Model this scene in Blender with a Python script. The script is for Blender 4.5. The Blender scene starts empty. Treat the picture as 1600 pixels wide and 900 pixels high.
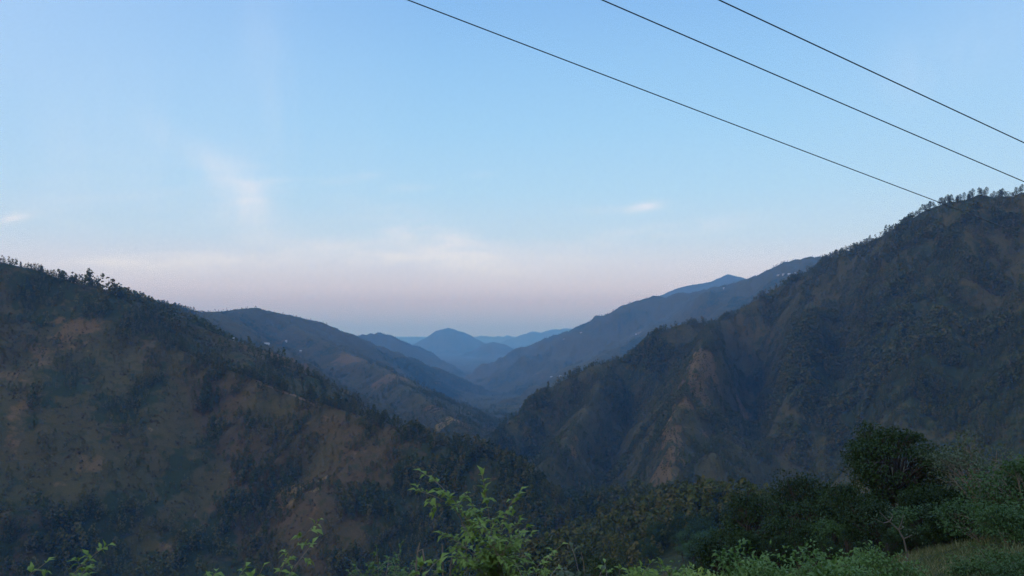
import bpy, math, random
import numpy as np

# ------------------------------------------------------------------ scene, camera
scene = bpy.context.scene
COL = scene.collection
F = 1232.0                       # focal length in pixels of the 1600 x 900 photograph
HOR = 495.0                      # row of the true horizon
PITCH = math.atan((HOR - 450.0) / F)
cam_d = bpy.data.cameras.new('camera')
cam_d.sensor_width = 36.0
cam_d.lens = F / 1600.0 * 36.0
cam_d.clip_start = 0.1
cam_d.clip_end = 60000.0
cam = bpy.data.objects.new('camera', cam_d)
cam.rotation_euler = (math.pi / 2 + PITCH, 0, 0)
COL.objects.link(cam)
scene.camera = cam


def ray(px, py):
    """direction of a sight line, scaled so that its y is 1"""
    r, u = (px - 800.0) / F, (450.0 - py) / F
    y = math.cos(PITCH) - u * math.sin(PITCH)
    z = math.sin(PITCH) + u * math.cos(PITCH)
    return np.array([r / y, 1.0, z / y])


def at(px, py, depth):
    return ray(px, py) * depth


# ------------------------------------------------------------------ mesh helpers (all faces are quads)
class Geo:
    def __init__(self):
        self.v, self.q, self.t, self.n = [], [], [], 0

    def add(self, v, q, tint=0.0):
        v = np.asarray(v, np.float32).reshape(-1, 3)
        self.v.append(v)
        self.q.append(np.asarray(q, np.int32).reshape(-1, 4) + self.n)
        tt = np.empty(len(v), np.float32)
        tt[:] = tint
        self.t.append(tt)
        self.n += len(v)
        return self

    def arrays(self):
        return np.concatenate(self.v), np.concatenate(self.q), np.concatenate(self.t)

    def mesh(self, name, mat, smooth=False):
        V, Q, T = self.arrays()
        return quad_mesh(name, V, Q, mat, smooth, {'tint': T})


def quad_mesh(name, V, Q, mat, smooth=False, attrs=None):
    me = bpy.data.meshes.new(name)
    n, m = len(V), len(Q)
    me.vertices.add(n)
    me.vertices.foreach_set('co', np.ascontiguousarray(V, np.float32).ravel())
    me.loops.add(4 * m)
    me.loops.foreach_set('vertex_index', np.ascontiguousarray(Q, np.int32).ravel())
    me.polygons.add(m)
    me.polygons.foreach_set('loop_start', np.arange(0, 4 * m, 4, dtype=np.int32))
    me.polygons.foreach_set('use_smooth', np.full(m, smooth, bool))
    for k, a in (attrs or {}).items():
        at_ = me.attributes.new(k, 'FLOAT', 'POINT')
        at_.data.foreach_set('value', np.ascontiguousarray(a, np.float32))
    me.update(calc_edges=True)
    if mat is not None:
        me.materials.append(mat)
    return me


def obj(name, me, parent=None, loc=None):
    o = bpy.data.objects.new(name, me)
    COL.objects.link(o)
    if parent is not None:
        o.parent = parent
    if loc is not None:
        o.location = loc
    return o


def tag(o, label=None, cat=None, group=None, kind=None):
    for k, v in (('label', label), ('category', cat), ('group', group), ('kind', kind)):
        if v:
            o[k] = v
    return o


def empty(name, loc, rz=0.0, sc=1.0):
    o = bpy.data.objects.new(name, None)
    COL.objects.link(o)
    o.location = loc
    o.rotation_euler = (0, 0, rz)
    o.scale = (sc, sc, sc)
    o.empty_display_size = 0.2
    return o


def tube(pts, rad, sides=5):
    P = np.asarray(pts, float)
    R = np.broadcast_to(np.asarray(rad, float), (len(P),))
    T = np.gradient(P, axis=0)
    T /= np.linalg.norm(T, axis=1, keepdims=True) + 1e-9
    ref = np.array([0.13, 0.97, 0.2]) if abs(T[:, 2]).mean() > 0.6 else np.array([0.0, 0.0, 1.0])
    A = np.cross(T, ref)
    A /= np.linalg.norm(A, axis=1, keepdims=True) + 1e-9
    B = np.cross(T, A)
    an = np.arange(sides) / sides * 2 * math.pi
    V = P[:, None, :] + R[:, None, None] * (np.cos(an)[None, :, None] * A[:, None, :] + np.sin(an)[None, :, None] * B[:, None, :])
    Q = []
    for i in range(len(P) - 1):
        for k in range(sides):
            a, b = i * sides + k, i * sides + (k + 1) % sides
            Q.append((a, b, b + sides, a + sides))
    return V.reshape(-1, 3), np.array(Q, np.int32)


def unit(a):
    return a / (np.linalg.norm(a, axis=-1, keepdims=True) + 1e-9)


def leaves(pos, axis, up, L, W, fold=0.25, droop=0.25):
    """folded, drooping leaves: five vertices and two quads each"""
    pos = np.asarray(pos, float)
    axis = unit(np.asarray(axis, float))
    side = unit(np.cross(axis, np.asarray(up, float)))
    nor = np.cross(side, axis)
    L = np.broadcast_to(L, (len(pos),))[:, None]
    W = np.broadcast_to(W, (len(pos),))[:, None]
    b = pos
    m = pos + axis * L * 0.45
    t = pos + axis * L - nor * L * droop
    l = m + side * W * 0.5 + nor * W * fold
    r = m - side * W * 0.5 + nor * W * fold
    V = np.stack([b, l, m, r, t], 1).reshape(-1, 3)
    base = np.arange(len(pos), dtype=np.int32)[:, None] * 5
    Q = np.concatenate([base + np.array([[0, 2, 4, 1]]), base + np.array([[0, 3, 4, 2]])], 0)
    return V, Q


def cards(pos, nor, size, rng, aspect=1.0):
    """small rhombic leaf clumps, one quad each"""
    nor = unit(nor)
    a = unit(np.cross(nor, unit(rng.normal(size=nor.shape))))
    b = np.cross(nor, a)
    s = np.broadcast_to(size, (len(pos),))[:, None]
    bend = nor * s * 0.25
    V = np.stack([pos - a * s - bend, pos - b * s * aspect, pos + a * s - bend, pos + b * s * aspect], 1).reshape(-1, 3)
    Q = np.arange(len(pos) * 4, dtype=np.int32).reshape(-1, 4)
    return V, Q


# ------------------------------------------------------------------ noise
def vnoise(x, y, seed=0):
    xi, yi = np.floor(x), np.floor(y)
    fx, fy = (x - xi), (y - yi)
    xi, yi = xi.astype(np.int64), yi.astype(np.int64)

    def h(a, b):
        n = (a * 374761393 + b * 668265263 + seed * 974634777) & 0xFFFFFFFF
        n = ((n ^ (n >> 13)) * 1274126177) & 0xFFFFFFFF
        n = (n ^ (n >> 16)) & 0xFFFFFF
        return n.astype(np.float64) / 0xFFFFFF
    ux, uy = fx * fx * fx * (fx * (fx * 6 - 15) + 10), fy * fy * fy * (fy * (fy * 6 - 15) + 10)
    a, b, c, d = h(xi, yi), h(xi + 1, yi), h(xi, yi + 1), h(xi + 1, yi + 1)
    return (a + (b - a) * ux + (c - a) * uy + (a - b - c + d) * ux * uy) * 2 - 1


def fbm(x, y, octs=4, seed=0, gain=0.5):
    s, a, t = 0.0, 1.0, 0.0
    for o in range(octs):
        s = s + a * vnoise(x, y, seed + o * 17)
        t += a
        a *= gain
        x, y = x * 2.03 + 13.7, y * 2.03 - 7.1
    return s / t


def ridged(x, y, octs=3, seed=0):
    s, a, t = 0.0, 1.0, 0.0
    for o in range(octs):
        s = s + a * (1 - 2 * np.abs(vnoise(x, y, seed + o * 31)))
        t += a
        a *= 0.5
        x, y = x * 2.1 + 5.3, y * 2.1 + 9.9
    return s / t


# ------------------------------------------------------------------ terrain: every ridge is a crest line with slopes falling to both sides
def crest(*rows):
    return np.array([at(*q) for q in rows])


def further(*rows):
    """crest lines given in rough distances, spread out to where the haze says they stand"""
    f = lambda d: d if d < 1300 else (1300 + (d - 1300) * 3.0 if d < 3700 else 8500 + (d - 3700) * 1.5)
    return np.array([at(px, py, f(d)) for (px, py, d) in rows])


RIDGES = [
    # key, crest points, slope, crest rounding, gully wavelength, gully depth
    ('spur', crest((-320, 380, 900), (-120, 395, 960), (0, 410, 1000), (60, 420, 1020), (140, 452, 1050), (185, 500, 1020), (250, 534, 985), (330, 569, 950),
                   (400, 594, 930), (490, 627, 900), (600, 662, 850), (680, 694, 810), (740, 706, 780), (800, 733, 750), (850, 768, 710),
                   (885, 812, 670), (905, 862, 630), (915, 905, 600)), 0.76, 14, 80, 0.28),
    ('mid', further((140, 452, 1050), (200, 469, 1300), (280, 484, 1700), (330, 488, 1900), (400, 480, 2100), (440, 490, 2150), (500, 503, 2250),
                  (550, 523, 2350), (640, 557, 2450), (700, 581, 2500), (748, 612, 2560)), 0.55, 20, 130, 0.2),
    ('mid', further((440, 500, 2100), (500, 530, 1950), (560, 562, 1820), (620, 588, 1720), (680, 622, 1620), (735, 655, 1520), (772, 690, 1430)), 0.5, 20, 90, 0.16),
    ('mid', further((330, 500, 1850), (400, 545, 1700), (470, 590, 1560), (540, 620, 1450)), 0.5, 20, 90, 0.16),
    ('mid', further((590, 575, 1800), (650, 615, 1560), (700, 650, 1420), (750, 690, 1330)), 0.55, 16, 80, 0.2),
    ('back', further((440, 520, 3100), (520, 524, 3200), (560, 523, 3300), (576, 520, 3350), (592, 518, 3400), (606, 521, 3400), (650, 541, 3500), (700, 566, 3600),
                   (745, 592, 3700)), 0.5, 20, 160, 0.2),
    ('peak', further((560, 560, 8000), (640, 543, 8000), (665, 528, 8000), (682, 517, 8000), (700, 512.5, 8000), (722, 518, 8000), (750, 531, 8100),
                   (800, 548, 8200)), 0.5, 40, 400, 0.15),
    ('lowpeak', further((690, 566, 6300), (735, 549, 6400), (757, 537, 6400), (772, 534, 6400), (785, 537, 6400), (800, 545, 6300), (840, 566, 6200)), 0.5, 40, 300, 0.15),
    ('horizon', further((300, 528, 14500), (500, 527, 14500), (620, 525, 14500), (655, 527, 14500), (700, 530, 14500), (735, 526, 14500), (752, 523, 14400),
                      (775, 526, 14400), (800, 523, 14000)), 0.4, 60, 700, 0.12),
    ('horizon', further((780, 535, 11800), (805, 524, 11800), (822, 518, 11800), (834, 514, 11800), (848, 518, 11800), (868, 514, 11900), (885, 511, 12000),
                      (930, 514, 12000), (1020, 512, 12000)), 0.4, 60, 600, 0.12),
    ('right', further((690, 640, 3400), (735, 606, 3300), (758, 588, 3270), (800, 556, 3200), (830, 540, 3150), (845, 531, 3100), (892, 514.5, 3000), (920, 503, 2950),
                    (950, 493, 2900), (962, 487, 2900), (1000, 466, 2800), (1020, 462, 2780), (1050, 459, 2750), (1100, 452, 2700),
                    (1150, 441, 2600), (1200, 425, 2500), (1230, 408, 2420), (1255, 402, 2380), (1285, 400, 2300), (1320, 404, 2100), (1400, 400, 1700)), 0.5, 20, 140, 0.2),
    ('right', further((1150, 445, 2550), (1050, 500, 2400), (960, 545, 2250), (890, 585, 2080), (820, 632, 1920)), 0.5, 20, 110, 0.18),
    ('right', further((980, 478, 2820), (920, 530, 2700), (860, 575, 2550), (800, 615, 2450)), 0.5, 20, 110, 0.18),
    ('bump', further((1000, 470, 4600), (1060, 450, 4600), (1085, 443, 4600), (1112, 436, 4600), (1138, 428, 4600), (1152, 431, 4600), (1200, 436, 4600)), 0.45, 20, 200, 0.12),
    ('mountain', crest((1290, 408, 1700), (1305, 403, 1660), (1330, 392, 1600), (1380, 369, 1500), (1420, 346, 1450), (1450, 328, 1400), (1480, 318, 1350),
                       (1530, 307, 1300), (1570, 307, 1270), (1600, 301, 1250), (1700, 290, 1200), (1900, 270, 1120), (2300, 240, 1000)), 0.95, 12, 95, 0.30),
    ('mountain', crest((1310, 405, 1655), (1250, 433, 1700), (1200, 456, 1700), (1130, 486, 1650), (1060, 505, 1620), (1000, 534, 1580), (950, 563, 1550),
                       (880, 593, 1500), (830, 632, 1440), (790, 668, 1380)), 0.92, 14, 100, 0.30),
    ('mountain', crest((1130, 490, 1640), (1105, 540, 1430), (1075, 610, 1230), (1048, 690, 1080), (1050, 765, 950)), 1.0, 7, 60, 0.26),
    ('mountain', crest((1390, 368, 1490), (1290, 470, 1340), (1200, 600, 1150), (1165, 690, 1010), (1150, 745, 930)), 1.05, 7, 60, 0.26),
    ('mountain', crest((1530, 309, 1298), (1490, 400, 1160), (1440, 520, 1010), (1400, 620, 880), (1370, 690, 800)), 1.0, 7, 70, 0.26),
    ('mountain', crest((950, 566, 1540), (915, 640, 1330), (880, 690, 1180), (838, 732, 1080)), 0.95, 9, 70, 0.26),
    ('mountain', crest((1700, 292, 1195), (1660, 420, 1020), (1620, 560, 860), (1600, 660, 760)), 0.75, 12, 60, 0.2),
    ('low', crest((1500, 800, 190), (1350, 805, 260), (1200, 806, 350), (1085, 804, 450), (1010, 812, 520), (950, 842, 560), (915, 876, 560)), 0.5, 10, 40, 0.12),
    ('low', crest((1100, 795, 640), (1000, 787, 740), (930, 800, 740)), 0.45, 12, 40, 0.1),
    ('near', np.array([(-90, -70, 6), (-30, -18, 0.2), (-6, -6, -1.2), (0, -0.5, -1.65), (3.2, 3.2, -2.3), (6.5, 9, -3.7), (11.5, 17, -5.4), (15.5, 24, -7.0),
                       (20, 36, -10.4), (24, 50, -14.5), (26, 70, -24), (28, 95, -36), (36, 150, -62), (108, 190, -62)], float), 0.62, 1.2, 9, 0.1),
    ('near', np.array([(15.5, 24, -7.0), (24, 25, -6.6), (40, 22, -4)], float), 0.45, 2.0, 9, 0.08),
    ('behind', np.array([(-900, -600, 120), (-300, -330, 115), (0, -220, 105), (260, -150, 85), (600, -60, 70), (900, 60, 80)], float), 0.56, 20, 60, 0.12),  # unseen ridge at the viewer's back, raised to keep sun off the foreground
]
KEYS = ['spur', 'mid', 'back', 'peak', 'lowpeak', 'horizon', 'right', 'bump', 'mountain', 'low', 'near', 'behind', 'floor']


# gullies cut into the dark mountain's face (depth below zero: a rib that stands out)
GULLIES = [
    (85, 55, [(465, 1610), (425, 1370), (357, 1118), (341, 1056), (317, 980), (285, 890)]),
    (46, 40, [(610, 1480), (549, 1326), (512, 1204), (471, 1100), (424, 991), (380, 900)]),
    (28, 32, [(234, 1566), (225, 1504), (175, 1360), (136, 1213)]),
    (30, 36, [(640, 1190), (546, 1052), (452, 902), (420, 840)]),
    (-34, 48, [(402, 1527), (341, 1319), (289, 1155), (251, 1006)]),
    (-22, 40, [(500, 1430), (440, 1230), (395, 1090), (355, 960)]),
]


def carve(x, y):
    out = np.zeros(len(x))
    for dep, wid, P in GULLIES:
        d = np.full(len(x), 1e9)
        for a, b in zip(P[:-1], P[1:]):
            ex, ey = b[0] - a[0], b[1] - a[1]
            t = np.clip(((x - a[0]) * ex + (y - a[1]) * ey) / (ex * ex + ey * ey), 0, 1)
            d = np.minimum(d, np.hypot(x - a[0] - t * ex, y - a[1] - t * ey))
        d = d + 12 * fbm(x / 40, y / 40, 2, 60)
        out -= dep * np.exp(-(d / wid) ** 2)
    return out


def height(x, y, want_key=False):
    x = np.asarray(x, float)
    y = np.asarray(y, float)
    shp = x.shape
    x, y = x.ravel(), y.ravel()
    r = np.hypot(x, y)
    far = np.clip((r - 60) / 200, 0, 1)
    segs, lower = [], np.full(len(x), -1e9)
    for i, (key, C, slope, rnd, lam, dep) in enumerate(RIDGES):
        arc = 0.0
        for k in range(len(C) - 1):
            a, e = C[k], C[k + 1] - C[k]
            l2 = e[0] ** 2 + e[1] ** 2
            t = np.clip(((x - a[0]) * e[0] + (y - a[1]) * e[1]) / l2, 0, 1)
            d = np.hypot(x - a[0] - t * e[0], y - a[1] - t * e[1])
            h = a[2] + t * e[2] - slope * (np.sqrt(d * d + rnd * rnd) - rnd)
            amp = np.minimum(d, lam * 3.0) * (dep * 2.4 + 0.12)
            segs.append((i, h.astype(np.float32), d.astype(np.float32), (arc + t * math.sqrt(l2)).astype(np.float32)))
            np.maximum(lower, h - amp, out=lower)
            arc += math.sqrt(l2)
    H = np.full((len(RIDGES) + 1, len(x)), -1e4)
    for (i, h, d, s) in segs:
        key, C, slope, rnd, lam, dep = RIDGES[i]
        m = np.nonzero(h + np.minimum(d, lam * 3.0) * (dep * 2.4 + 0.12) > lower - 12)[0]
        if len(m) == 0:
            continue
        dm, sm = d[m].astype(float), s[m].astype(float)
        grow = np.minimum(dm, lam * 3.0)
        wob = fbm(sm / lam * 0.5 + i * 3.1, dm / lam * 0.35, 2, 90 + i) * lam * 0.45
        gul = ridged((sm + wob) / lam + i * 7.7, dm / lam * 0.16, 3, 40 + i)
        hh = h[m] + grow * dep * (gul - 0.65) * 1.5 + grow * 0.12 * fbm(x[m] / lam * 0.7, y[m] / lam * 0.7, 3, 140 + i)
        H[i, m] = np.maximum(H[i, m], hh)
    fl = np.interp(r, [0, 600, 900, 1800, 3300, 5000, 8000, 13000, 32000], [-240, -226, -232, -290, -375, -490, -560, -640, -790])
    H[-1] = fl + 4 * fbm(x / 120, y / 120, 3, 5)
    ks = [KEYS.index(q[0]) for q in RIDGES] + [KEYS.index('floor')]
    k = np.clip(r * 0.006, 0.15, 9)
    top = H.max(0)
    z = top + k * np.log(np.exp((H - top) / k).sum(0))
    z += far * (2.0 * fbm(x / 45, y / 45, 3, 7) + 0.7 * fbm(x / 9, y / 9, 2, 8)) * np.clip(r / 900, 0.3, 2.0)
    z += carve(x, y)
    z += np.clip((r - 3500) / 5000, 0, 1) * (16 * fbm(x / 420, y / 420, 4, 15) + 5 * fbm(x / 90, y / 90, 2, 16))
    z += (1 - far) * (0.16 * fbm(x / 2.6, y / 2.6, 3, 9) + 0.05 * fbm(x / 0.5, y / 0.5, 2, 10))
    if want_key:
        return z.reshape(shp), np.array(ks)[H.argmax(0)].reshape(shp)
    return z.reshape(shp)


# polar grid round the viewpoint: fine where the valley lies, coarse behind
th_f = np.radians(np.linspace(-38, 38, 861))
th_b = np.radians(np.linspace(38, 322, 150))[1:-1]
TH = np.concatenate([th_f, th_b])
RR = np.concatenate([np.geomspace(0.4, 300, 210)[:-1], np.geomspace(300, 4600, 430)[:-1], np.geomspace(4600, 31000, 130)])
GT, GR = np.meshgrid(TH, RR)
GX, GY = np.sin(GT) * GR, np.cos(GT) * GR
GZ, GK = height(GX, GY, True)
NR, NT = GX.shape
ELEV = GZ / GR
HORIZ = np.maximum.accumulate(ELEV[:, :861], axis=0)      # highest terrain so far along each sight line


def visible(x, y, top):
    """is the point (x, y, top) above everything in front of it"""
    x, y, top = (np.asarray(a, float) for a in (x, y, top))
    r, t = np.hypot(x, y), np.arctan2(x, y)
    ci = np.clip(np.round((t - th_f[0]) / (th_f[1] - th_f[0])).astype(int), 0, 860)
    ri = np.clip(np.searchsorted(RR, r * 0.985) - 1, 0, NR - 1)
    return (top / r > HORIZ[ri, ci]) & (np.abs(t) < math.radians(36))


def cast(px, py):
    """where a sight line meets the terrain sheet"""
    d = ray(px, py)
    m = math.hypot(d[0], 1.0)
    ci = int(np.clip(round((math.atan2(d[0], 1.0) - th_f[0]) / (th_f[1] - th_f[0])), 0, 860))
    hit = np.nonzero(ELEV[:, ci] > d[2] / m)[0]
    hit = hit[RR[hit] > 3]
    i = max(hit[0], 1) if len(hit) else NR - 1
    e0, e1, t = ELEV[i - 1, ci], ELEV[i, ci], d[2] / m
    f = np.clip((t - e0) / (e1 - e0 + 1e-9), 0, 1)
    r = RR[i - 1] + (RR[i] - RR[i - 1]) * f
    return np.array([d[0] / m * r, r / m, d[2] / m * r])


def project(x, y, z):
    c, s = math.cos(PITCH), math.sin(PITCH)
    d = y * c + z * s
    u = -y * s + z * c
    return 800 + x / d * F, 450 - u / d * F


def lin(r, g, b):
    return tuple(((c / 255 + 0.055) / 1.055) ** 2.4 if c > 10 else c / 255 / 12.92 for c in (r, g, b)) + (1.0,)


# ------------------------------------------------------------------ materials
class NT_:
    """small helper that writes node trees"""
    def __init__(self, tree):
        self.t = tree
        self.N = tree.nodes
        self.N.clear()

    def node(self, typ, **kw):
        n = self.N.new(typ)
        for k, v in kw.items():
            if k == 'inp':
                for kk, vv in v.items():
                    if hasattr(vv, 'is_output') or isinstance(vv, bpy.types.NodeSocket):
                        self.t.links.new(vv, n.inputs[kk])
                    else:
                        n.inputs[kk].default_value = vv
            else:
                setattr(n, k, v)
        return n

    def math(self, op, a, b=None, c=None, clamp=False):
        n = self.N.new('ShaderNodeMath')
        n.operation = op
        n.use_clamp = clamp
        for i, v in enumerate((a, b, c)):
            if v is None:
                continue
            if isinstance(v, (int, float)):
                n.inputs[i].default_value = v
            else:
                self.t.links.new(v, n.inputs[i])
        return n.outputs[0]

    def mix(self, f, a, b, mode='MIX'):
        n = self.N.new('ShaderNodeMix')
        n.data_type = 'RGBA'
        n.blend_type = mode
        for s, v in ((n.inputs[0], f), (n.inputs[6], a), (n.inputs[7], b)):
            if isinstance(v, bpy.types.NodeSocket):
                self.t.links.new(v, s)
            else:
                s.default_value = v
        return n.outputs[2]

    def ramp(self, f, stops, interp='LINEAR'):
        n = self.N.new('ShaderNodeValToRGB')
        n.color_ramp.interpolation = interp
        e = n.color_ramp.elements
        while len(e) > 1:
            e.remove(e[-1])
        e[0].position, e[0].color = stops[0]
        for p, c in stops[1:]:
            k = e.new(p)
            k.color = c
        self.t.links.new(f, n.inputs[0])
        return n.outputs[0]

    def noise(self, vec, scale, detail=3, rough=0.5, dist=0.0):
        n = self.node('ShaderNodeTexNoise')
        n.inputs['Scale'].default_value = scale
        n.inputs['Detail'].default_value = detail
        n.inputs['Roughness'].default_value = rough
        n.inputs['Distortion'].default_value = dist
        if vec is not None:
            self.t.links.new(vec, n.inputs['Vector'])
        return n.outputs['Fac']


def new_mat(name):
    m = bpy.data.materials.new(name)
    m.use_nodes = True
    return m, NT_(m.node_tree)


def finish(n, col, rough=0.9, spec=0.15, normal=None, trans=None):
    out = n.node('ShaderNodeOutputMaterial')
    b = n.node('ShaderNodeBsdfPrincipled')
    b.inputs['Roughness'].default_value = rough
    b.inputs['Specular IOR Level'].default_value = spec
    if isinstance(col, bpy.types.NodeSocket):
        n.t.links.new(col, b.inputs['Base Color'])
    else:
        b.inputs['Base Color'].default_value = col
    if normal is not None:
        n.t.links.new(normal, b.inputs['Normal'])
    sh = b.outputs[0]
    if trans:
        tr = n.node('ShaderNodeBsdfTranslucent')
        n.t.links.new(col, tr.inputs['Color'])
        mx = n.node('ShaderNodeMixShader')
        mx.inputs[0].default_value = trans
        n.t.links.new(sh, mx.inputs[1])
        n.t.links.new(tr.outputs[0], mx.inputs[2])
        sh = mx.outputs[0]
    n.t.links.new(sh, out.inputs['Surface'])


def plain(name, rgb, rough=0.8, spec=0.2, var=0.25, scale=3.0):
    m, n = new_mat(name)
    tc = n.node('ShaderNodeTexCoord')
    f = n.noise(tc.outputs['Object'], scale, 4)
    d = tuple(c * (1 - var) for c in rgb) + (1,)
    l = tuple(min(1, c * (1 + var)) for c in rgb) + (1,)
    finish(n, n.mix(f, d, l), rough, spec)
    return m


def leaf_mat(name, stops, rough=0.65, spec=0.25, trans=0.25):
    """leaf colour varies from plant to plant (random) and from clump to clump (tint)"""
    m, n = new_mat(name)
    oi = n.node('ShaderNodeObjectInfo')
    at_ = n.node('ShaderNodeAttribute', attribute_name='tint')
    f = n.math('FRACT', n.math('ADD', n.math('MULTIPLY', oi.outputs['Random'], 0.45), at_.outputs['Fac']))
    finish(n, n.ramp(f, stops), rough, spec, None, trans)
    return m


def hill_mat():
    m, n = new_mat('hillside')
    geo = n.node('ShaderNodeNewGeometry')
    P = geo.outputs['Position']
    bare = n.node('ShaderNodeAttribute', attribute_name='bare').outputs['Fac']
    wood = n.node('ShaderNodeAttribute', attribute_name='wood').outputs['Fac']
    pale = n.node('ShaderNodeAttribute', attribute_name='pale').outputs['Fac']
    n1 = n.noise(P, 0.02, 5, 0.6)
    n2 = n.noise(P, 0.12, 5, 0.65)
    n3 = n.noise(P, 0.7, 4, 0.7)
    big = n.noise(P, 0.035, 9, 0.68, 0.4)
    big2 = n.noise(P, 0.06, 9, 0.7, 0.3)

    def cover(attr, tex, gain, off):
        return n.math('MULTIPLY_ADD', n.math('ADD', tex, n.math('MULTIPLY', attr, gain)), 9.0, off, True)
    c = n.mix(n.math('MULTIPLY_ADD', n1, 3.0, -1.0, True), (0.0702, 0.0575, 0.0190, 1), (0.0520, 0.0488, 0.0152, 1))
    dry = n.node('ShaderNodeAttribute', attribute_name='dry').outputs['Fac']
    c = n.mix(dry, c, n.mix(n.math('MULTIPLY_ADD', n1, 3.0, -1.0, True), (0.0780, 0.0500, 0.0230, 1), (0.0600, 0.0440, 0.0180, 1)))
    c = n.mix(n.math('MULTIPLY_ADD', n2, 5.0, -2.5, True), c, (0.0390, 0.0413, 0.0142, 1))
    c = n.mix(n.math('MULTIPLY_ADD', n3, 5.0, -2.7, True), c, (0.1014, 0.0750, 0.0256, 1))
    c = n.mix(cover(wood, big2, 0.22, -5.2), c, (0.0286, 0.0363, 0.0123, 1))
    c = n.mix(n.math('MULTIPLY', cover(bare, big, 0.36, -6.1), n.math('MULTIPLY_ADD', n3, 1.6, -0.1, True)), c, (0.1400, 0.0830, 0.0330, 1))
    c = n.mix(n.math('MULTIPLY', cover(pale, big, 0.34, -6.0), 0.8), c, (0.2080, 0.1375, 0.0494, 1))
    bm = n.node('ShaderNodeBump')
    bm.inputs['Strength'].default_value = 0.7
    bm.inputs['Distance'].default_value = 2.0
    n.t.links.new(n.math('ADD', n2, n.math('MULTIPLY', n3, 0.6)), bm.inputs['Height'])
    finish(n, c, 0.95, 0.1, bm.outputs[0])
    return m


M_HILL = hill_mat()
# ------------------------------------------------------------------ tuned values
HAZE_COL = (0.14, 0.47, 1.0, 1.0)
HAZE_DENS = 8.5e-5
SKY_N = 0.05
SKY_SCALE = 10.0
ZENITH = (0.75, 1.05, 1.7, 1)
SUN_E = 0.8
SKY_STOPS = [(512, (130, 156, 216)), (485, (172, 190, 229)), (450, (202, 213, 240)), (415, (206, 221, 247)), (370, (190, 221, 250)),
             (300, (175, 218, 252)), (200, (160, 210, 251)), (100, (148, 200, 248)), (0, (136, 188, 243)), (-300, (135, 182, 250))]


def CLOUDS(n, gauss, horiz, fine, vert):
    return [
        (gauss(620, 400, 330, 36), horiz, 0.85), (gauss(690, 378, 95, 24, -0.35), fine, 1.6), (gauss(600, 402, 200, 16, -0.03), fine, 1.2), (gauss(240, 412, 200, 20), horiz, 0.7), (gauss(230, 410, 130, 9, 0.03), fine, 0.8),
        (gauss(335, 262, 95, 24, -0.6), vert, 0.65), (gauss(385, 325, 30, 55, 0.3), vert, 0.7), (gauss(370, 300, 60, 60, -0.6), fine, 0.35), (gauss(425, 110, 45, 190, 0.2), vert, 0.2),
        (gauss(160, 230, 300, 120), vert, 0.14), (gauss(160, 330, 300, 70), horiz, 0.25), (gauss(1012, 321, 24, 6, 0.12), fine, 1.3), (gauss(985, 327, 70, 7), fine, 0.4),
        (gauss(18, 341, 26, 9, 0.25), fine, 1.1), (gauss(1000, 366, 110, 12, 0.15), fine, 0.5), (gauss(470, 282, 90, 4, -0.02), fine, 0.35),
        (gauss(555, 276, 34, 5, 0.1), fine, 0.5), (gauss(640, 293, 40, 6, 0.1), fine, 0.3), (gauss(1480, 85, 120, 50, 0.5), vert, 0.25),
        (gauss(750, 272, 22, 5), fine, 0.3), (gauss(1120, 350, 70, 12, 0.1), fine, 0.35)]

# ------------------------------------------------------------------ ground cover maps, worked out in the ground's own coordinates
WX = 26 * fbm(GX / 40, GY / 40, 4, 350) + 8 * fbm(GX / 9, GY / 9, 2, 351)
WY = 40 * fbm(GX / 40, GY / 40, 4, 360) + 10 * fbm(GX / 9, GY / 9, 2, 361)


def blobs(x, y, spots):
    out = np.zeros(x.shape)
    for (px, py, rad, stretch, *wt) in spots:
        c = cast(px, py)
        rad = rad * max(1.0, c[1] / 1400.0)
        dx, dy = x - c[0] + WX, y - c[1] + WY
        out = np.maximum(out, (wt[0] if wt else 1.0) * np.exp(-((dx / rad / 0.8) ** 2 + (dy / (rad * stretch)) ** 2) ** 1.5))
    return out


BARE = [(160, 685, 22, 1.2, 0.5), (490, 690, 30, 1.3, 0.5), (560, 720, 25, 1.2, 0.5), (440, 770, 28, 1.4, 0.5), (470, 835, 26, 1.3, 0.5), (60, 570, 36, 1.4, 0.5), (130, 520, 30, 1.2, 0.5),
        (40, 640, 30, 1.5, 0.5), (120, 730, 20, 1.5, 0.5), (20, 880, 22, 1.4, 0.5), (220, 890, 24, 1.0, 0.5), (320, 820, 14, 2.0, 0.5),
        (1098, 560, 34, 1.6, 1.5), (1085, 600, 32, 1.6, 1.5), (1070, 640, 28, 1.6, 1.5), (1055, 680, 26, 1.6, 1.5), (1045, 720, 24, 1.6, 1.4), (1045, 765, 20, 1.6, 1.3), (1168, 650, 20, 1.6, 1.3), (1162, 690, 18, 1.6, 1.2),
        (890, 690, 22, 1.6),
        (440, 560, 60, 1.0), (480, 575, 50, 1.0), (620, 590, 60, 0.8), (690, 640, 40, 1.0), (720, 660, 30, 1.0), (560, 560, 60, 0.8)]
PALE = [(480, 760, 12, 2.0), (1080, 560, 10, 2.0), (1040, 660, 10, 2.5), (540, 612, 18, 1.0), (610, 580, 25, 0.5), (700, 655, 18, 1.5), (745, 650, 14, 2.0),
        (840, 725, 10, 2.0), (1000, 520, 22, 0.4), (870, 588, 18, 0.4), (450, 770, 10, 2.0)]
WOOD = [(95, 600, 30, 2.0), (210, 620, 34, 2.0), (270, 750, 26, 2.0), (340, 840, 22, 2.2), (170, 800, 26, 2.0), (640, 800, 40, 2.0), (700, 760, 40, 2.0), (780, 780, 40, 2.0),
        (650, 580, 90, 1.2), (1250, 560, 90, 1.6), (1500, 620, 110, 1.6), (1000, 560, 60, 1.2), (100, 440, 70, 1.0)]
rr = np.hypot(GX, GY)
nz = fbm(GX / 60, GY / 60, 4, 300)
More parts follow.
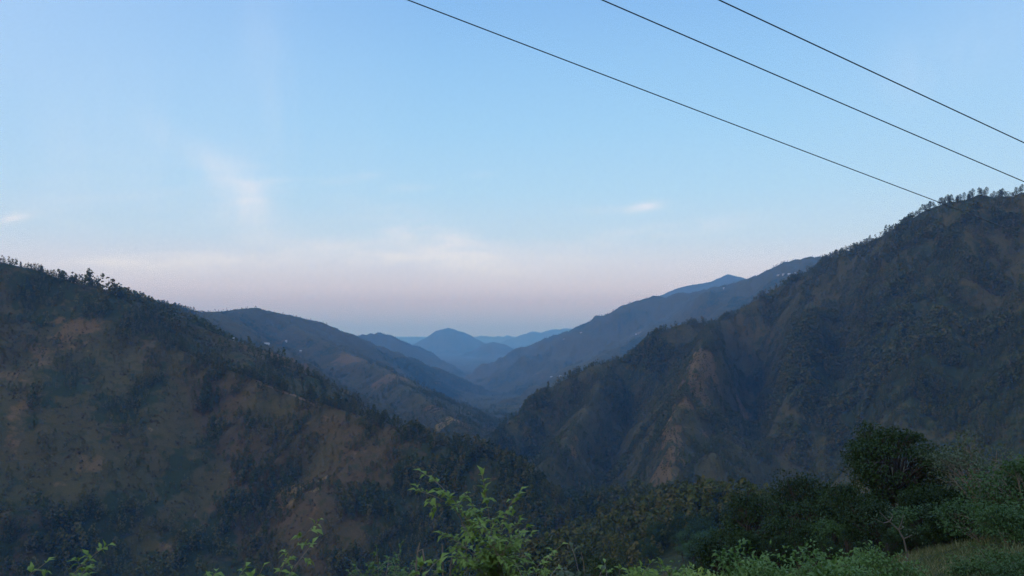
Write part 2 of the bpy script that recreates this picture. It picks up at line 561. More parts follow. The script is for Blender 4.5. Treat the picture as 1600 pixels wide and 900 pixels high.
A_BARE = np.clip(blobs(GX, GY, BARE) * 1.4 * (0.7 + 0.8 * nz) + 0.45 * np.clip(fbm(GX / 140, GY / 140, 4, 310) * 2 - 0.2, 0, 1), 0, 1.9)
A_PALE = np.clip(blobs(GX, GY, PALE) * 1.6 * (0.6 + 1.2 * fbm(GX / 20, GY / 20, 3, 320)), 0, 1)
A_WOOD = np.clip(blobs(GX, GY, WOOD) * 1.2 + np.clip(fbm(GX / 170, GY / 170, 4, 330) * 2.2 + 0.1, 0, 1) * 0.8 - A_BARE * 0.5, 0, 1)

A_WOOD[(rr < 320) | (GK == KEYS.index('low')) | ((GK == KEYS.index('floor')) & (rr < 1500))] = 1.0
A_BARE[rr < 320] = 0.0
A_PALE[rr < 320] = 0.0
A_DRY = np.clip((GK == KEYS.index('spur')) * 1.0 + (GK == KEYS.index('mid')) * 0.35, 0, 1) * np.clip(0.8 + nz, 0, 1)

hill_info = {
    'spur': ('brown pine-dotted slope that fills the left of the valley', 'near_slope'),
    'mid': ('blue-grey ridge with farmed spurs behind the brown left slope', 'ridge'),
    'back': ('hazy blue ridge running down to the valley beyond the left ridge', 'ridge'),
    'peak': ('pale blue rounded peak standing alone at the end of the valley', 'peak'),
    'lowpeak': ('small blue hump in front of the pale rounded peak', 'hill'),
    'horizon': ('palest blue hills along the far horizon', 'hill'),
    'right': ('long blue hillside with houses that climbs to the right', 'ridge'),
    'bump': ('pale blue hilltop peeping over the long right hillside', 'hill'),
    'mountain': ('dark steep mountain with a row of pines on its top', 'mountain'),
    'low': ('low wooded spur on the valley floor before the dark mountain', 'hill'),
    'near': ('near slope with dry grass where the trees and shrubs stand', 'slope'),
    'behind': ('unseen hillside behind the viewpoint, raised to shade the foreground', 'hill'),
    'floor': ('deep valley floor between the slopes', 'valley'),
}
name_of = {'spur': 'hill', 'mid': 'hill', 'back': 'hill', 'peak': 'hill', 'lowpeak': 'hill', 'horizon': 'hill', 'right': 'hill', 'bump': 'hill',
           'mountain': 'mountain', 'low': 'hill', 'near': 'hillside', 'behind': 'hillside', 'floor': 'valley_floor'}

idx = np.arange(NR * NT, dtype=np.int32).reshape(NR, NT)
nx = np.roll(idx, -1, axis=1)
Qall = np.stack([idx[:-1], nx[:-1], nx[1:], idx[1:]], -1).reshape(-1, 4)
Kall = GK[:-1].reshape(-1)
Vall = np.stack([GX, GY, GZ], -1).reshape(-1, 3)
HILLS = {}
for ki, key in enumerate(KEYS):
    q = Qall[Kall == ki]
    if len(q) == 0:
        continue
    used, inv = np.unique(q, return_inverse=True)
    me = quad_mesh(name_of[key], Vall[used], inv.reshape(-1, 4), M_HILL, True,
                   {'bare': A_BARE.ravel()[used], 'pale': A_PALE.ravel()[used], 'wood': A_WOOD.ravel()[used], 'dry': A_DRY.ravel()[used]})

    o = obj(name_of[key], me)
    tag(o, hill_info[key][0], 'hill', None, 'structure')
    HILLS[key] = o
# lowland sheet out to the horizon
s = 33000.0
gm = quad_mesh('ground', np.array([(-s, -s, -830), (s, -s, -830), (s, s, -830), (-s, s, -830)]), np.array([[0, 1, 2, 3]]), M_HILL)
tag(obj('ground', gm), 'lowland plain under the hills out to the horizon', 'ground', None, 'structure')

# ------------------------------------------------------------------ air
hm, n = new_mat('haze')
out = n.node('ShaderNodeOutputMaterial')
pv = n.node('ShaderNodeVolumePrincipled')
pv.inputs['Color'].default_value = HAZE_COL
pv.inputs['Density'].default_value = HAZE_DENS
pv.inputs['Absorption Color'].default_value = (1, 1, 1, 1)
pv.inputs['Anisotropy'].default_value = 0.0
n.t.links.new(pv.outputs[0], out.inputs['Volume'])
b = 34500.0
lo, hi = -832.0, 640.0
bv = [(x, y, z) for z in (lo, hi) for (x, y) in ((-b, -b), (b, -b), (b, b), (-b, b))]
bq = [(3, 2, 1, 0), (4, 5, 6, 7), (0, 1, 5, 4), (1, 2, 6, 5), (2, 3, 7, 6), (3, 0, 4, 7)]
tag(obj('haze', quad_mesh('haze', np.array(bv), np.array(bq), hm)), 'blue evening haze filling the valley', 'haze', None, 'stuff')

# ------------------------------------------------------------------ sky and sun
SUN_EL, SUN_AZ = math.radians(19.0), math.radians(233.0)      # behind the viewpoint, a little to the left
w = bpy.data.worlds.new('World')
scene.world = w
w.use_nodes = True
n = NT_(w.node_tree)
out = n.node('ShaderNodeOutputWorld')
bg = n.node('ShaderNodeBackground')
sky = n.node('ShaderNodeTexSky', sky_type='NISHITA', sun_disc=False)
sky.sun_elevation = SUN_EL
sky.sun_rotation = SUN_AZ
sky.altitude = 1200
tc = n.node('ShaderNodeTexCoord')
D = tc.outputs['Generated']
sx = n.node('ShaderNodeSeparateXYZ', inp={0: D})
X, Y, Z = sx.outputs
# the twilight colours by height: earth shadow, pink belt, then blue
def el(py):
    return (HOR - py) / F / math.hypot(1, (HOR - py) / F)
stops = [(el(p), lin(*c)) for p, c in SKY_STOPS]
stops = [((e + 0.1) / 1.1, c) for e, c in stops]
zf = n.math('MULTIPLY', n.math('ADD', Z, 0.1), 1 / 1.1)
base = n.ramp(zf, [(0.0, (0.05, 0.06, 0.07, 1)), (0.05, (0.05, 0.06, 0.07, 1)), (0.065, lin(*SKY_STOPS[0][1]))] + stops + [(0.85, ZENITH)])
ay = n.math('MAXIMUM', Y, 0.05)
U, V = n.math('DIVIDE', X, ay), n.math('DIVIDE', Z, ay)
front = n.math('MULTIPLY_ADD', Y, 4.0, -0.6, True)


def gauss(px, py, su, sv, rot=0.0):
    u0, v0 = (px - 800) / F, (HOR - py) / F
    du, dv = n.math('SUBTRACT', U, u0), n.math('SUBTRACT', V, v0)
    c, s_ = math.cos(rot), math.sin(rot)
    a = n.math('ADD', n.math('MULTIPLY', du, c * F / su), n.math('MULTIPLY', dv, s_ * F / su))
    b_ = n.math('ADD', n.math('MULTIPLY', du, -s_ * F / sv), n.math('MULTIPLY', dv, c * F / sv))
    e = n.math('ADD', n.math('MULTIPLY', a, a), n.math('MULTIPLY', b_, b_))
    return n.math('POWER', 2.718, n.math('MULTIPLY', e, -1.0))


uv = n.node('ShaderNodeCombineXYZ', inp={0: U, 1: V}).outputs[0]
def streak(sxx, syy, rot, scale, off=0.0, detail=6):
    mp = n.node('ShaderNodeMapping', inp={'Vector': uv})
    mp.inputs['Rotation'].default_value = (0, 0, rot)
    mp.inputs['Scale'].default_value = (sxx, syy, 1)
    mp.inputs['Location'].default_value = (off, off * 0.7, off)
    return n.noise(mp.outputs[0], scale, detail, 0.55, 0.6)


horiz = n.math('MULTIPLY_ADD', streak(1.0, 6.0, 0.08, 5.0, 1.3), 3.2, -1.35, True)
fine = n.math('MULTIPLY_ADD', streak(1.0, 4.5, 0.1, 14.0, 4.1), 3.0, -1.1, True)
vert = n.math('MULTIPLY_ADD', streak(3.4, 1.0, 0.55, 3.0, 2.2), 2.6, -0.85, True)
cl = None
for mask, tex, amp in CLOUDS(n, gauss, horiz, fine, vert):
    t = n.math('MULTIPLY', n.math('MULTIPLY', mask, tex) if tex is not None else mask, amp)
    cl = t if cl is None else n.math('ADD', cl, t)
cl = n.math('MULTIPLY', cl, front, None, True)
left = n.math('MULTIPLY', n.math('MULTIPLY_ADD', U, -1.3, -0.12, True), front)
side = n.math('MULTIPLY', n.math('MULTIPLY_ADD', U, 1.4, -0.45, True), front)
high = n.math('MULTIPLY_ADD', V, 4.0, -0.25, True)
c = n.mix(n.math('MULTIPLY', n.math('MULTIPLY', left, high), 0.55), base, lin(190, 216, 255))
c = n.mix(n.math('MULTIPLY', n.math('MULTIPLY', side, high), 0.35), c, lin(195, 216, 252))
c = n.mix(cl, c, lin(222, 235, 254))
# warm afterglow low in the sky behind the viewpoint
back = n.math('MULTIPLY', n.math('MULTIPLY_ADD', Y, -1.6, -0.1, True), n.math('MULTIPLY_ADD', Z, -2.2, 1.0, True))
back = n.math('MULTIPLY', back, n.math('MULTIPLY_ADD', Z, 20.0, 0.5, True))
c = n.mix(n.math('MULTIPLY', back, 0.9), c, (2.4, 1.6, 1.15, 1))
sk = n.mix(1.0, sky.outputs[0], (SKY_N,) * 3 + (1,), 'MULTIPLY')
tot = n.mix(1.0, n.mix(1.0, c, (SKY_SCALE,) * 3 + (1,), 'MULTIPLY'), sk, 'ADD')
n.t.links.new(tot, bg.inputs['Color'])
bg.inputs['Strength'].default_value = 0.1
n.t.links.new(bg.outputs[0], out.inputs['Surface'])

sd = bpy.data.lights.new('sun', 'SUN')
sd.energy = SUN_E
sd.angle = math.radians(25)
sd.color = (1.0, 0.87, 0.70)
so = obj('sun', sd)
dirv = np.array([math.sin(SUN_AZ) * math.cos(SUN_EL), math.cos(SUN_AZ) * math.cos(SUN_EL), math.sin(SUN_EL)])
import mathutils
so.rotation_euler = mathutils.Vector(dirv).to_track_quat('Z', 'Y').to_euler()

scene.view_settings.view_transform = 'Standard'
scene.view_settings.look = 'None'
scene.view_settings.gamma = 1.0
scene.view_settings.exposure = 0.0
scene.render.engine = 'CYCLES'
cy = scene.cycles
cy.max_bounces = 6
cy.diffuse_bounces = 2
cy.glossy_bounces = 1
cy.transmission_bounces = 2
cy.volume_bounces = 0
cy.transparent_max_bounces = 4
cy.use_denoising = True
cy.denoising_prefilter = 'FAST'

# ------------------------------------------------------------------ power lines
wire_mat = plain('cable', (0.065, 0.095, 0.125), 0.5, 0.3, 0.2, 2.0)
d = np.array([1.95, 1.0, -0.39])
p0 = np.array([-1.24, 9.0, 3.652])
perp = np.array([0.456, -0.89, 0.0])
for sft, lab in ((0.0, 'lowest dark power line, crossing in front of the pine-topped mountain'),
                 (1.63, 'middle dark power line of the three slanting across the sky'),
                 (2.49, 'highest dark power line, cutting the top right corner of the sky')):
    t = np.linspace(-9, 22, 90)
    sag = 0.0011 * (t - 5) ** 2
    pts = p0[None] + perp[None] * sft + d[None] * t[:, None]
    pts[:, 2] += sag
    g = Geo()
    g.add(*tube(pts, 0.0070, 6))
    tag(obj('power_line', g.mesh('power_line', wire_mat, True)), lab, 'power line', 'power lines slanting across the sky')

# ------------------------------------------------------------------ vegetation on the hills
rng = np.random.default_rng(11)
LOGI = np.arange(NR)


def gz(x, y, arr=None):
    """the terrain sheet's own height (or another map) under a point in front of the viewpoint"""
    arr = GZ if arr is None else arr
    x, y = np.asarray(x, float), np.asarray(y, float)
    ci = np.clip((np.arctan2(x, y) - th_f[0]) / (th_f[1] - th_f[0]), 0, 859.999)
    ri = np.clip(np.interp(np.hypot(x, y), RR, LOGI), 0, NR - 1.001)
    c0, r0 = ci.astype(int), ri.astype(int)
    fc, fr = ci - c0, ri - r0
    return ((arr[r0, c0] * (1 - fc) + arr[r0, c0 + 1] * fc) * (1 - fr) + (arr[r0 + 1, c0] * (1 - fc) + arr[r0 + 1, c0 + 1] * fc) * fr)


def gkey(x, y):
    ci = np.clip(np.round((np.arctan2(x, y) - th_f[0]) / (th_f[1] - th_f[0])), 0, 860).astype(int)
    ri = np.clip(np.round(np.interp(np.hypot(x, y), RR, LOGI)), 0, NR - 1).astype(int)
    return GK[ri, ci]


M_BARK = plain('bark', (0.085, 0.062, 0.047), 0.9, 0.1, 0.35, 4.0)
M_PINE = leaf_mat('pine_needles', [(0.0, (0.0286, 0.0425, 0.0100, 1)), (0.4, (0.0494, 0.0625, 0.0140, 1)), (0.7, (0.0858, 0.0800, 0.0200, 1)), (1.0, (0.0960, 0.0790, 0.0290, 1))], 0.8, 0.15, 0.1)
M_SCRUB = leaf_mat('scrub_leaves', [(0.0, (0.0211, 0.0220, 0.0099, 1)), (0.35, (0.0372, 0.0308, 0.0135, 1)), (0.6, (0.0527, 0.0363, 0.0180, 1)), (0.85, (0.0775, 0.0451, 0.0234, 1)), (1.0, (0.0992, 0.0660, 0.0315, 1))], 0.9, 0.1, 0.1)


def pine_crown(r, H, n, round_top=False, base=0.34, wid=0.2):
    """whorls of needle clumps: positions, normals, sizes"""
    f = r.uniform(0, 1, n) ** 0.85
    z = H * (base + (1 - base) * f)
    prof = np.where(f < 0.25, 0.6 + f * 1.6, np.sqrt(np.clip(1.0 - ((f - 0.25) / 0.78) ** (2.2 if round_top else 1.3), 0.02, 1)))
    lev = np.round(f * 7) / 7
    a = r.uniform(0, 2 * math.pi, n) + lev * 9
    a = a + 0.5 * np.sin(a * 3 + lev * 20)
    rad = H * wid * prof * np.sqrt(r.uniform(0.08, 1.0, n)) * (0.75 + 0.5 * np.abs(np.sin(a * 2 + lev * 13)))
    pos = np.stack([np.cos(a) * rad, np.sin(a) * rad, z - rad * 0.12], 1)
    nor = np.stack([np.cos(a) * 0.7, np.sin(a) * 0.7, np.full(n, 0.75)], 1) + r.normal(0, 0.45, (n, 3))
    return pos, nor


def pine_proto(seed, H=12.0, n=230, round_top=False, base=0.34, wid=0.2):
    r = np.random.default_rng(seed)
    pos, nor = pine_crown(r, H, n, round_top, base, wid)
    c = Geo()
    V, Q = cards(pos, nor, r.uniform(0.28, 0.72, n) * H / 12, r, 0.55)
    c.add(V, Q, np.repeat(r.uniform(0, 0.5, n), 4))
    t = Geo()
    lean = r.normal(0, 0.25, 2)
    zz = np.linspace(-1.2, H * 0.96, 7)
    pts = np.stack([lean[0] * (zz / H) ** 2, lean[1] * (zz / H) ** 2, zz], 1)
    t.add(*tube(pts, np.linspace(0.24, 0.04, 7) * H / 12, 5))
    for k in range(0, n, 11):
        p = pos[k]
        t.add(*tube([[0, 0, p[2] * 0.94], p * np.array([0.5, 0.5, 0.98]), p], [0.06, 0.045, 0.02], 3))
    return t.mesh('pine_trunk', M_BARK, True), c.mesh('pine_crown', M_PINE)


def scatter(N, r0, r1):
    t = rng.uniform(-math.radians(36.5), math.radians(36.5), N)
    r = np.sqrt(rng.uniform(r0 ** 2, r1 ** 2, N))
    return np.sin(t) * r, np.cos(t) * r


x, y = scatter(700000, 330, 2900)
k = gkey(x, y)
wood = gz(x, y, np.pad(A_WOOD, 0))
bare = gz(x, y, A_BARE)
nn = fbm(x / 25, y / 25, 3, 400)
dens = np.select([k == KEYS.index('spur'), k == KEYS.index('mountain'), k == KEYS.index('low'), k == KEYS.index('right'), k == KEYS.index('mid')],
                 [0.5 + 0.45 * wood, 0.40 + 0.45 * wood, 0.5 + 0.3 * wood, 0.12 + 0.3 * wood, 0.06 + 0.24 * wood], 0.1)
dens = dens * np.clip(0.7 + 2.0 * nn, 0.03, 2.0) * (1 - 0.6 * np.clip(bare, 0, 1.4))
spurC = RIDGES[0][1]
mtnC = [r for r in RIDGES if r[0] == 'mountain'][0][1]
dm = np.full(len(x), 1e9)
for q in range(5, len(mtnC) - 1):
    a_, e_ = mtnC[q], mtnC[q + 1] - mtnC[q]
    t_ = np.clip(((x - a_[0]) * e_[0] + (y - a_[1]) * e_[1]) / (e_[0] ** 2 + e_[1] ** 2), 0, 1)
    dm = np.minimum(dm, np.hypot(x - a_[0] - t_ * e_[0], y - a_[1] - t_ * e_[1]))
dens = np.where(dm < 34, dens * 0.5, dens)
keep = rng.uniform(0, 1, len(x)) < dens
x, y, k, wood = x[keep], y[keep], k[keep], wood[keep]
z = gz(x, y)
H = rng.uniform(5.0, 14.5, len(x)) * (0.85 + 0.3 * wood) * np.clip(1.0 + 0.9 * fbm(x / 50, y / 50, 2, 420), 0.55, 1.4)
H = np.where(dm[keep] < 34, H * 0.6, H)
H = np.where((k == KEYS.index('spur')) & (project(x, y, z)[0] < 330) & (project(x, y, z)[1] < 600), H * 0.7, H)
vis = visible(x, y, z + H + 4)
x, y, z, H, k = x[vis], y[vis], z[vis], H[vis], k[vis]

# the pines that stand out against what lies behind them: along the edge of the left slope and on top of the dark mountain
def along(C, n, t0, t1, jit, h0, h1, seed):
    r = np.random.default_rng(seed)
    seg = np.concatenate([[0], np.cumsum(np.hypot(*np.diff(C[:, :2], axis=0).T))])
    s = np.sort(r.uniform(t0, t1, n)) * seg[-1]
    xx = np.interp(s, seg, C[:, 0]) + r.normal(0, jit, n)
    yy = np.interp(s, seg, C[:, 1]) + r.normal(0, jit, n)
    return np.stack([xx, yy, gz(xx, yy), r.uniform(h0, h1, n)], 1)


spurC = RIDGES[0][1]
mtnC = [r for r in RIDGES if r[0] == 'mountain'][0][1]
edge = np.concatenate([along(spurC, 110, 0.42, 0.97, 10, 12, 19, 5), along(spurC, 16, 0.20, 0.40, 9, 6, 9, 6)])
top_ = np.concatenate([along(mtnC, 120, 0.32, 0.66, 10, 8, 16, 7), along(mtnC, 26, 0.02, 0.36, 6, 7, 12, 8)])
app = H / np.hypot(x, y)
on_spur = np.nonzero((k == KEYS.index('spur')) & visible(x, y, z + H * 0.5) & (np.abs(project(x, y, z)[0] - 800) < 800) & (project(x, y, z)[1] < 890))[0]
pick = on_spur[np.argsort(-app[on_spur])][:62]
single = np.zeros(len(x), bool)
single[pick] = True

protos = [pine_proto(s_, 12.0, 260, False, 0.30, 0.19) for s_ in (1, 2, 3, 4)]
tops = [pine_proto(s_, 12.0, 260, True, 0.30, 0.25) for s_ in (21, 22, 23)]


def plant_pine(px_, py_, pz_, h, prot, label, group, r):
    e = empty('pine_tree', (px_, py_, pz_), r.uniform(0, 6.28), h / 12.0)
    tag(e, label, 'pine tree', group)
    t_ = obj('trunk', prot[0], e)
    c_ = obj('crown', prot[1], e)
    return e


r_ = np.random.default_rng(77)
for (a, b, c, h) in edge:
    plant_pine(a, b, c, h, protos[r_.integers(4)], 'dark green pine along the falling skyline edge of the brown left slope', 'pines along the edge of the brown left slope', r_)
for (a, b, c, h) in top_:
    plant_pine(a, b, c, h, tops[r_.integers(3)], 'small dark pine in the row along the top of the dark mountain', 'pines along the top of the dark mountain', r_)
for i in pick:
    plant_pine(x[i], y[i], z[i], H[i], protos[r_.integers(4)], 'dark pine growing on the lower face of the brown left slope', 'pines on the face of the brown left slope', r_)

# the rest of the wood: one mass
x, y, z, H, k = (a[~single] for a in (x, y, z, H, k))
x2, y2 = scatter(200000, 2900, 8000)
k2 = gkey(x2, y2)
w2 = gz(x2, y2, A_WOOD)
kp = rng.uniform(0, 1, len(x2)) < 0.08 + 0.45 * w2
x2, y2, w2 = x2[kp], y2[kp], w2[kp]
z2 = gz(x2, y2)
H2 = rng.uniform(7, 13, len(x2))
v2 = visible(x2, y2, z2 + H2 + 4)
x2, y2, z2, H2 = x2[v2], y2[v2], z2[v2], H2[v2]
print('forest', len(x), 'far', len(x2))


def mass(x, y, z, H, n, seed, size, wid, shift=0.0):
    r = np.random.default_rng(seed)
    m = len(x)
    var = [pine_crown(np.random.default_rng(seed + q), 1.0, n, q % 2 == 0, 0.15, wid) for q in range(8)]
    vi = r.integers(0, 8, m)
    an = r.uniform(0, 6.283, m)
    P = np.stack([v[0] for v in var])[vi]
    N_ = np.stack([v[1] for v in var])[vi]
    ca, sa = np.cos(an)[:, None], np.sin(an)[:, None]
    def rot(A):
        return np.stack([A[..., 0] * ca - A[..., 1] * sa, A[..., 0] * sa + A[..., 1] * ca, A[..., 2]], -1)
    P = rot(P) * H[:, None, None]
    P = P + np.stack([x, y, z], 1)[:, None, :]
    N_ = rot(N_)
    s = (H[:, None] * size * r.uniform(0.6, 1.4, (m, n))).ravel()
    V, Q = cards(P.reshape(-1, 3), N_.reshape(-1, 3), s, r, 0.6)
    tint = np.clip(r.beta(2, 3, m) + shift, 0, 0.99)[:, None] + r.uniform(-0.08, 0.08, (m, n))
    return V, Q, np.repeat(np.clip(tint, 0, 0.99).ravel(), 4)


near = np.hypot(x, y) < 1150
g = Geo()
dryt = gz(x[near], y[near], A_DRY) * 0.32 - 0.3 * np.isin(k[near], [KEYS.index(q) for q in ('low', 'near', 'floor')]) - 0.3 * (k[near] == KEYS.index('mountain'))
g.add(*mass(x[near], y[near], z[near], H[near], 44, 51, 0.075, 0.2, dryt))
g.add(*mass(x[~near], y[~near], z[~near], H[~near], 16, 52, 0.12, 0.21, -0.25))
g.add(*mass(x2, y2, z2, H2, 8, 53, 0.18, 0.26))
tag(obj('pine_forest', g.mesh('pine_forest', M_PINE)), 'dark pine wood covering the slopes on both sides of the valley', 'forest', None, 'stuff')

# dry scrub between the trees
x, y = scatter(330000, 330, 1900)
k = gkey(x, y)
nn = fbm(x / 12, y / 12, 3, 410)
keep = (rng.uniform(0, 1, len(x)) < np.clip(0.35 + 0.7 * nn, 0.04, 0.8)) & (k != KEYS.index('low'))
x, y = x[keep], y[keep]
z = gz(x, y)
v = visible(x, y, z + 2.5)
x, y, z = x[v], y[v], z[v]
H = rng.uniform(0.7, 2.2, len(x))
g = Geo()
V, Q, T = mass(x, y, z - 0.4, H, 9, 61, 0.34, 0.62)
br = np.repeat(np.clip(0.40 + 0.5 * gz(x, y, A_BARE) + rng.normal(0.1, 0.2, len(x)), 0, 0.99), 36)
g.add(V, Q, br)
print('scrub', len(x))
tag(obj('dry_scrub', g.mesh('dry_scrub', M_SCRUB)), 'low brown scrub and dry bushes over the slopes', 'scrub', None, 'stuff')

# ------------------------------------------------------------------ houses on the far slopes
M_WALL = plain('painted_wall', (0.42, 0.42, 0.41), 0.8, 0.2, 0.12, 0.4)
M_WALL2 = plain('weathered_wall', (0.24, 0.23, 0.21), 0.85, 0.2, 0.15, 0.4)
M_ROOFW = plain('pale_metal_roof', (0.45, 0.46, 0.47), 0.5, 0.4, 0.1, 0.6)
M_ROOFG = plain('grey_metal_roof', (0.24, 0.25, 0.27), 0.5, 0.4, 0.15, 0.6)
M_ROOFR = plain('rusty_roof', (0.30, 0.17, 0.12), 0.7, 0.3, 0.25, 0.6)
M_DARK = plain('dark_window', (0.03, 0.035, 0.04), 0.3, 0.5, 0.1, 1.0)


def box(x0, x1, y0, y1, z0, z1):
    V = [(x, y, z) for z in (z0, z1) for (x, y) in ((x0, y0), (x1, y0), (x1, y1), (x0, y1))]
    return np.array(V, float), np.array([(3, 2, 1, 0), (4, 5, 6, 7), (0, 1, 5, 4), (1, 2, 6, 5), (2, 3, 7, 6), (3, 0, 4, 7)])


def house(px, py, L, W, Hh, rz, wall, roof, label, kind='gable'):
    p = cast(px, py)
    for _ in range(40):                       # on the far slope, never on the near one
        if p[1] > 1750:
            break
        py -= 1.0
        p = cast(px, py)
    e = empty('house', (p[0], p[1], gz(p[0], p[1]) - 0.6), rz)
    tag(e, label, 'house', 'houses scattered over the far slopes')
    l, w = L / 2, W / 2
    g = Geo()
    g.add(*box(-l, l, -w, w, -3.0, Hh))
    if kind == 'gable':                       # gable ends
        for s_ in (-1, 1):
            g.add([(s_ * l, -w, Hh), (s_ * l, w, Hh), (s_ * l, 0.02, Hh + W * 0.22), (s_ * l, -0.02, Hh + W * 0.22)], [(0, 1, 2, 3)])
    obj('wall', g.mesh('house_wall', wall), e)
    g = Geo()
    if kind == 'gable':
        o_, t, rise = 0.6, 0.15, W * 0.22
        for s_ in (-1, 1):
            a = np.array([(-l - o_, s_ * (w + o_), Hh - 0.25), (l + o_, s_ * (w + o_), Hh - 0.25), (l + o_, 0, Hh + rise + 0.1), (-l - o_, 0, Hh + rise + 0.1)])
            V = np.concatenate([a, a + np.array([0, 0, t])])
            g.add(V, [(0, 3, 2, 1), (4, 5, 6, 7), (0, 1, 5, 4), (1, 2, 6, 5), (2, 3, 7, 6), (3, 0, 4, 7)])
    else:
        g.add(*box(-l - 0.4, l + 0.4, -w - 0.4, w + 0.4, Hh + 0.01, Hh + 0.5))
    obj('roof', g.mesh('house_roof', roof), e)
    nwin = max(2, int(L / 4))
    for q in range(nwin):
        cx = -l + (q + 0.5) * L / nwin
        g = Geo()
        g.add(*box(cx - 0.7, cx + 0.7, -w - 0.05, -w + 0.1, Hh * 0.42, Hh * 0.42 + 1.3))
        obj('window', g.mesh('house_window', M_DARK), e)


house(344, 551, 9, 8, 4.5, 0.2, M_WALL, M_ROOFW, 'white house with a pale roof on the ridge just beyond the brown left slope')
house(361, 550, 13, 8, 4, -0.1, M_WALL, M_ROOFW, 'long white house beside the smaller white one beyond the brown left slope')
house(313, 487, 12, 8, 4.5, 0.1, M_WALL, M_ROOFW, 'white house on the crest of the left ridge against the sky')
house(323, 486, 8, 7, 4, 0.3, M_WALL2, M_ROOFG, 'small grey house next to the white one on the left ridge crest')
house(417, 538, 16, 8, 4, 0.0, M_WALL, M_ROOFW, 'long pale house at the foot of the blue left ridge')
house(447, 533, 8, 7, 5, 0.4, M_WALL, M_ROOFG, 'small pale house higher up the blue left ridge')
house(470, 549, 8, 7, 4, -0.3, M_WALL2, M_ROOFW, 'lone pale house above the reddish field on the left')
house(612, 580, 13, 8, 4, 0.5, M_WALL2, M_ROOFR, 'brown roofed house on the farmed spur in the valley')
house(1216, 431, 13, 9, 6, 0.1, M_WALL, M_ROOFG, 'leftmost building of the pale row under the right-hand crest', 'flat')
house(1224, 430, 10, 9, 8, 0.0, M_WALL, M_ROOFW, 'tallest building in the pale row under the right-hand crest', 'flat')
house(1233, 429, 12, 9, 5, 0.2, M_WALL, M_ROOFW, 'white low house in the pale row under the right-hand crest')
house(1242, 427, 9, 8, 5, -0.2, M_WALL2, M_ROOFG, 'rightmost grey house of the row under the right-hand crest')
house(1131, 452, 7, 7, 9, 0.2, M_WALL, M_ROOFW, 'narrow white tower-like house high on the long blue hillside', 'flat')
house(994, 523, 11, 8, 5, 0.3, M_WALL, M_ROOFG, 'pale house in the middle of the long blue hillside')
house(908, 520, 14, 8, 4, 0.1, M_WALL2, M_ROOFW, 'pale roofed house low on the blue hillside above the valley')
house(881, 531, 14, 8, 4, -0.2, M_WALL2, M_ROOFG, 'grey house lowest down the crest of the blue hillside')
house(862, 590, 15, 7, 3.5, 0.15, M_WALL2, M_ROOFW, 'long pale shed on the shoulder above the valley, left of the pair')
house(876, 588, 12, 7, 3.5, 0.05, M_WALL2, M_ROOFW, 'shorter pale shed on the shoulder above the valley, right of the pair')

# a dirt track along the upper edge of the left slope
M_TRACK = plain('dry_earth', (0.13, 0.095, 0.06), 0.95, 0.1, 0.3, 0.2)
pts = [cast(px, py) for px, py in ((405, 601), (425, 606), (440, 612), (460, 618), (480, 626), (500, 637))]
P = np.array(pts)
tt = np.linspace(0, len(P) - 1, 60)
P = np.stack([np.interp(tt, range(len(P)), P[:, a]) for a in range(3)], 1)
P[:, 0] += np.sin(tt * 3) * 1.2
T = unit(np.gradient(P, axis=0) * np.array([1, 1, 0]))
S = np.stack([T[:, 1], -T[:, 0], T[:, 2] * 0], 1) * 1.3
L_, R_ = P - S, P + S
for A in (L_, R_):
    A[:, 2] = gz(A[:, 0], A[:, 1]) + 0.35
V = np.stack([L_, R_], 1).reshape(-1, 3)
Q = [(2 * i, 2 * i + 1, 2 * i + 3, 2 * i + 2) for i in range(59)]
tag(obj('path', quad_mesh('path', V, np.array(Q), M_TRACK)), 'pale dirt track near the top edge of the left slope', 'path', None, 'structure')


# ------------------------------------------------------------------ broadleaf trees and shrubs
M_DARKLEAF = leaf_mat('dark_leaves', [(0.0, (0.0077, 0.0226, 0.0030, 1)), (0.5, (0.0147, 0.0365, 0.0041, 1)), (1.0, (0.0258, 0.0534, 0.0057, 1))], 0.6, 0.25, 0.2)
M_MIDLEAF = leaf_mat('green_leaves', [(0.0, (0.0240, 0.0595, 0.0130, 1)), (0.5, (0.0390, 0.0875, 0.0180, 1)), (1.0, (0.0660, 0.1155, 0.0250, 1))], 0.55, 0.3, 0.25)
M_PALELEAF = leaf_mat('pale_leaves', [(0.0, (0.0480, 0.0748, 0.0358, 1)), (0.5, (0.0690, 0.0975, 0.0468, 1)), (1.0, (0.0960, 0.1235, 0.0605, 1))], 0.6, 0.3, 0.25)
M_BRIGHT = leaf_mat('young_leaves', [(0.0, (0.1104, 0.1785, 0.0298, 1)), (0.5, (0.1748, 0.2635, 0.0467, 1)), (1.0, (0.2668, 0.3400, 0.0892, 1))], 0.5, 0.35, 0.35)
M_FRESH = leaf_mat('fresh_leaves', [(0.0, (0.045, 0.095, 0.020, 1)), (0.5, (0.075, 0.150, 0.030, 1)), (1.0, (0.135, 0.215, 0.055, 1))], 0.5, 0.35, 0.3)
M_WOOD = plain('pale_twig', (0.20, 0.165, 0.125), 0.85, 0.15, 0.3, 20.0)
M_DARKWOOD = plain('dark_trunk', (0.060, 0.050, 0.042), 0.9, 0.1, 0.3, 6.0)


def bend(a, b, r, amount=0.15, n=5):
    a, b = np.asarray(a, float), np.asarray(b, float)
    L = np.linalg.norm(b - a)
    off = r.normal(0, 1, 3) * L * amount
    t = np.linspace(0, 1, n)[:, None]
    return a + (b - a) * t + off * (4 * t * (1 - t)) * 0.5 + np.array([0, 0, 1]) * L * 0.12 * np.sin(t * math.pi)


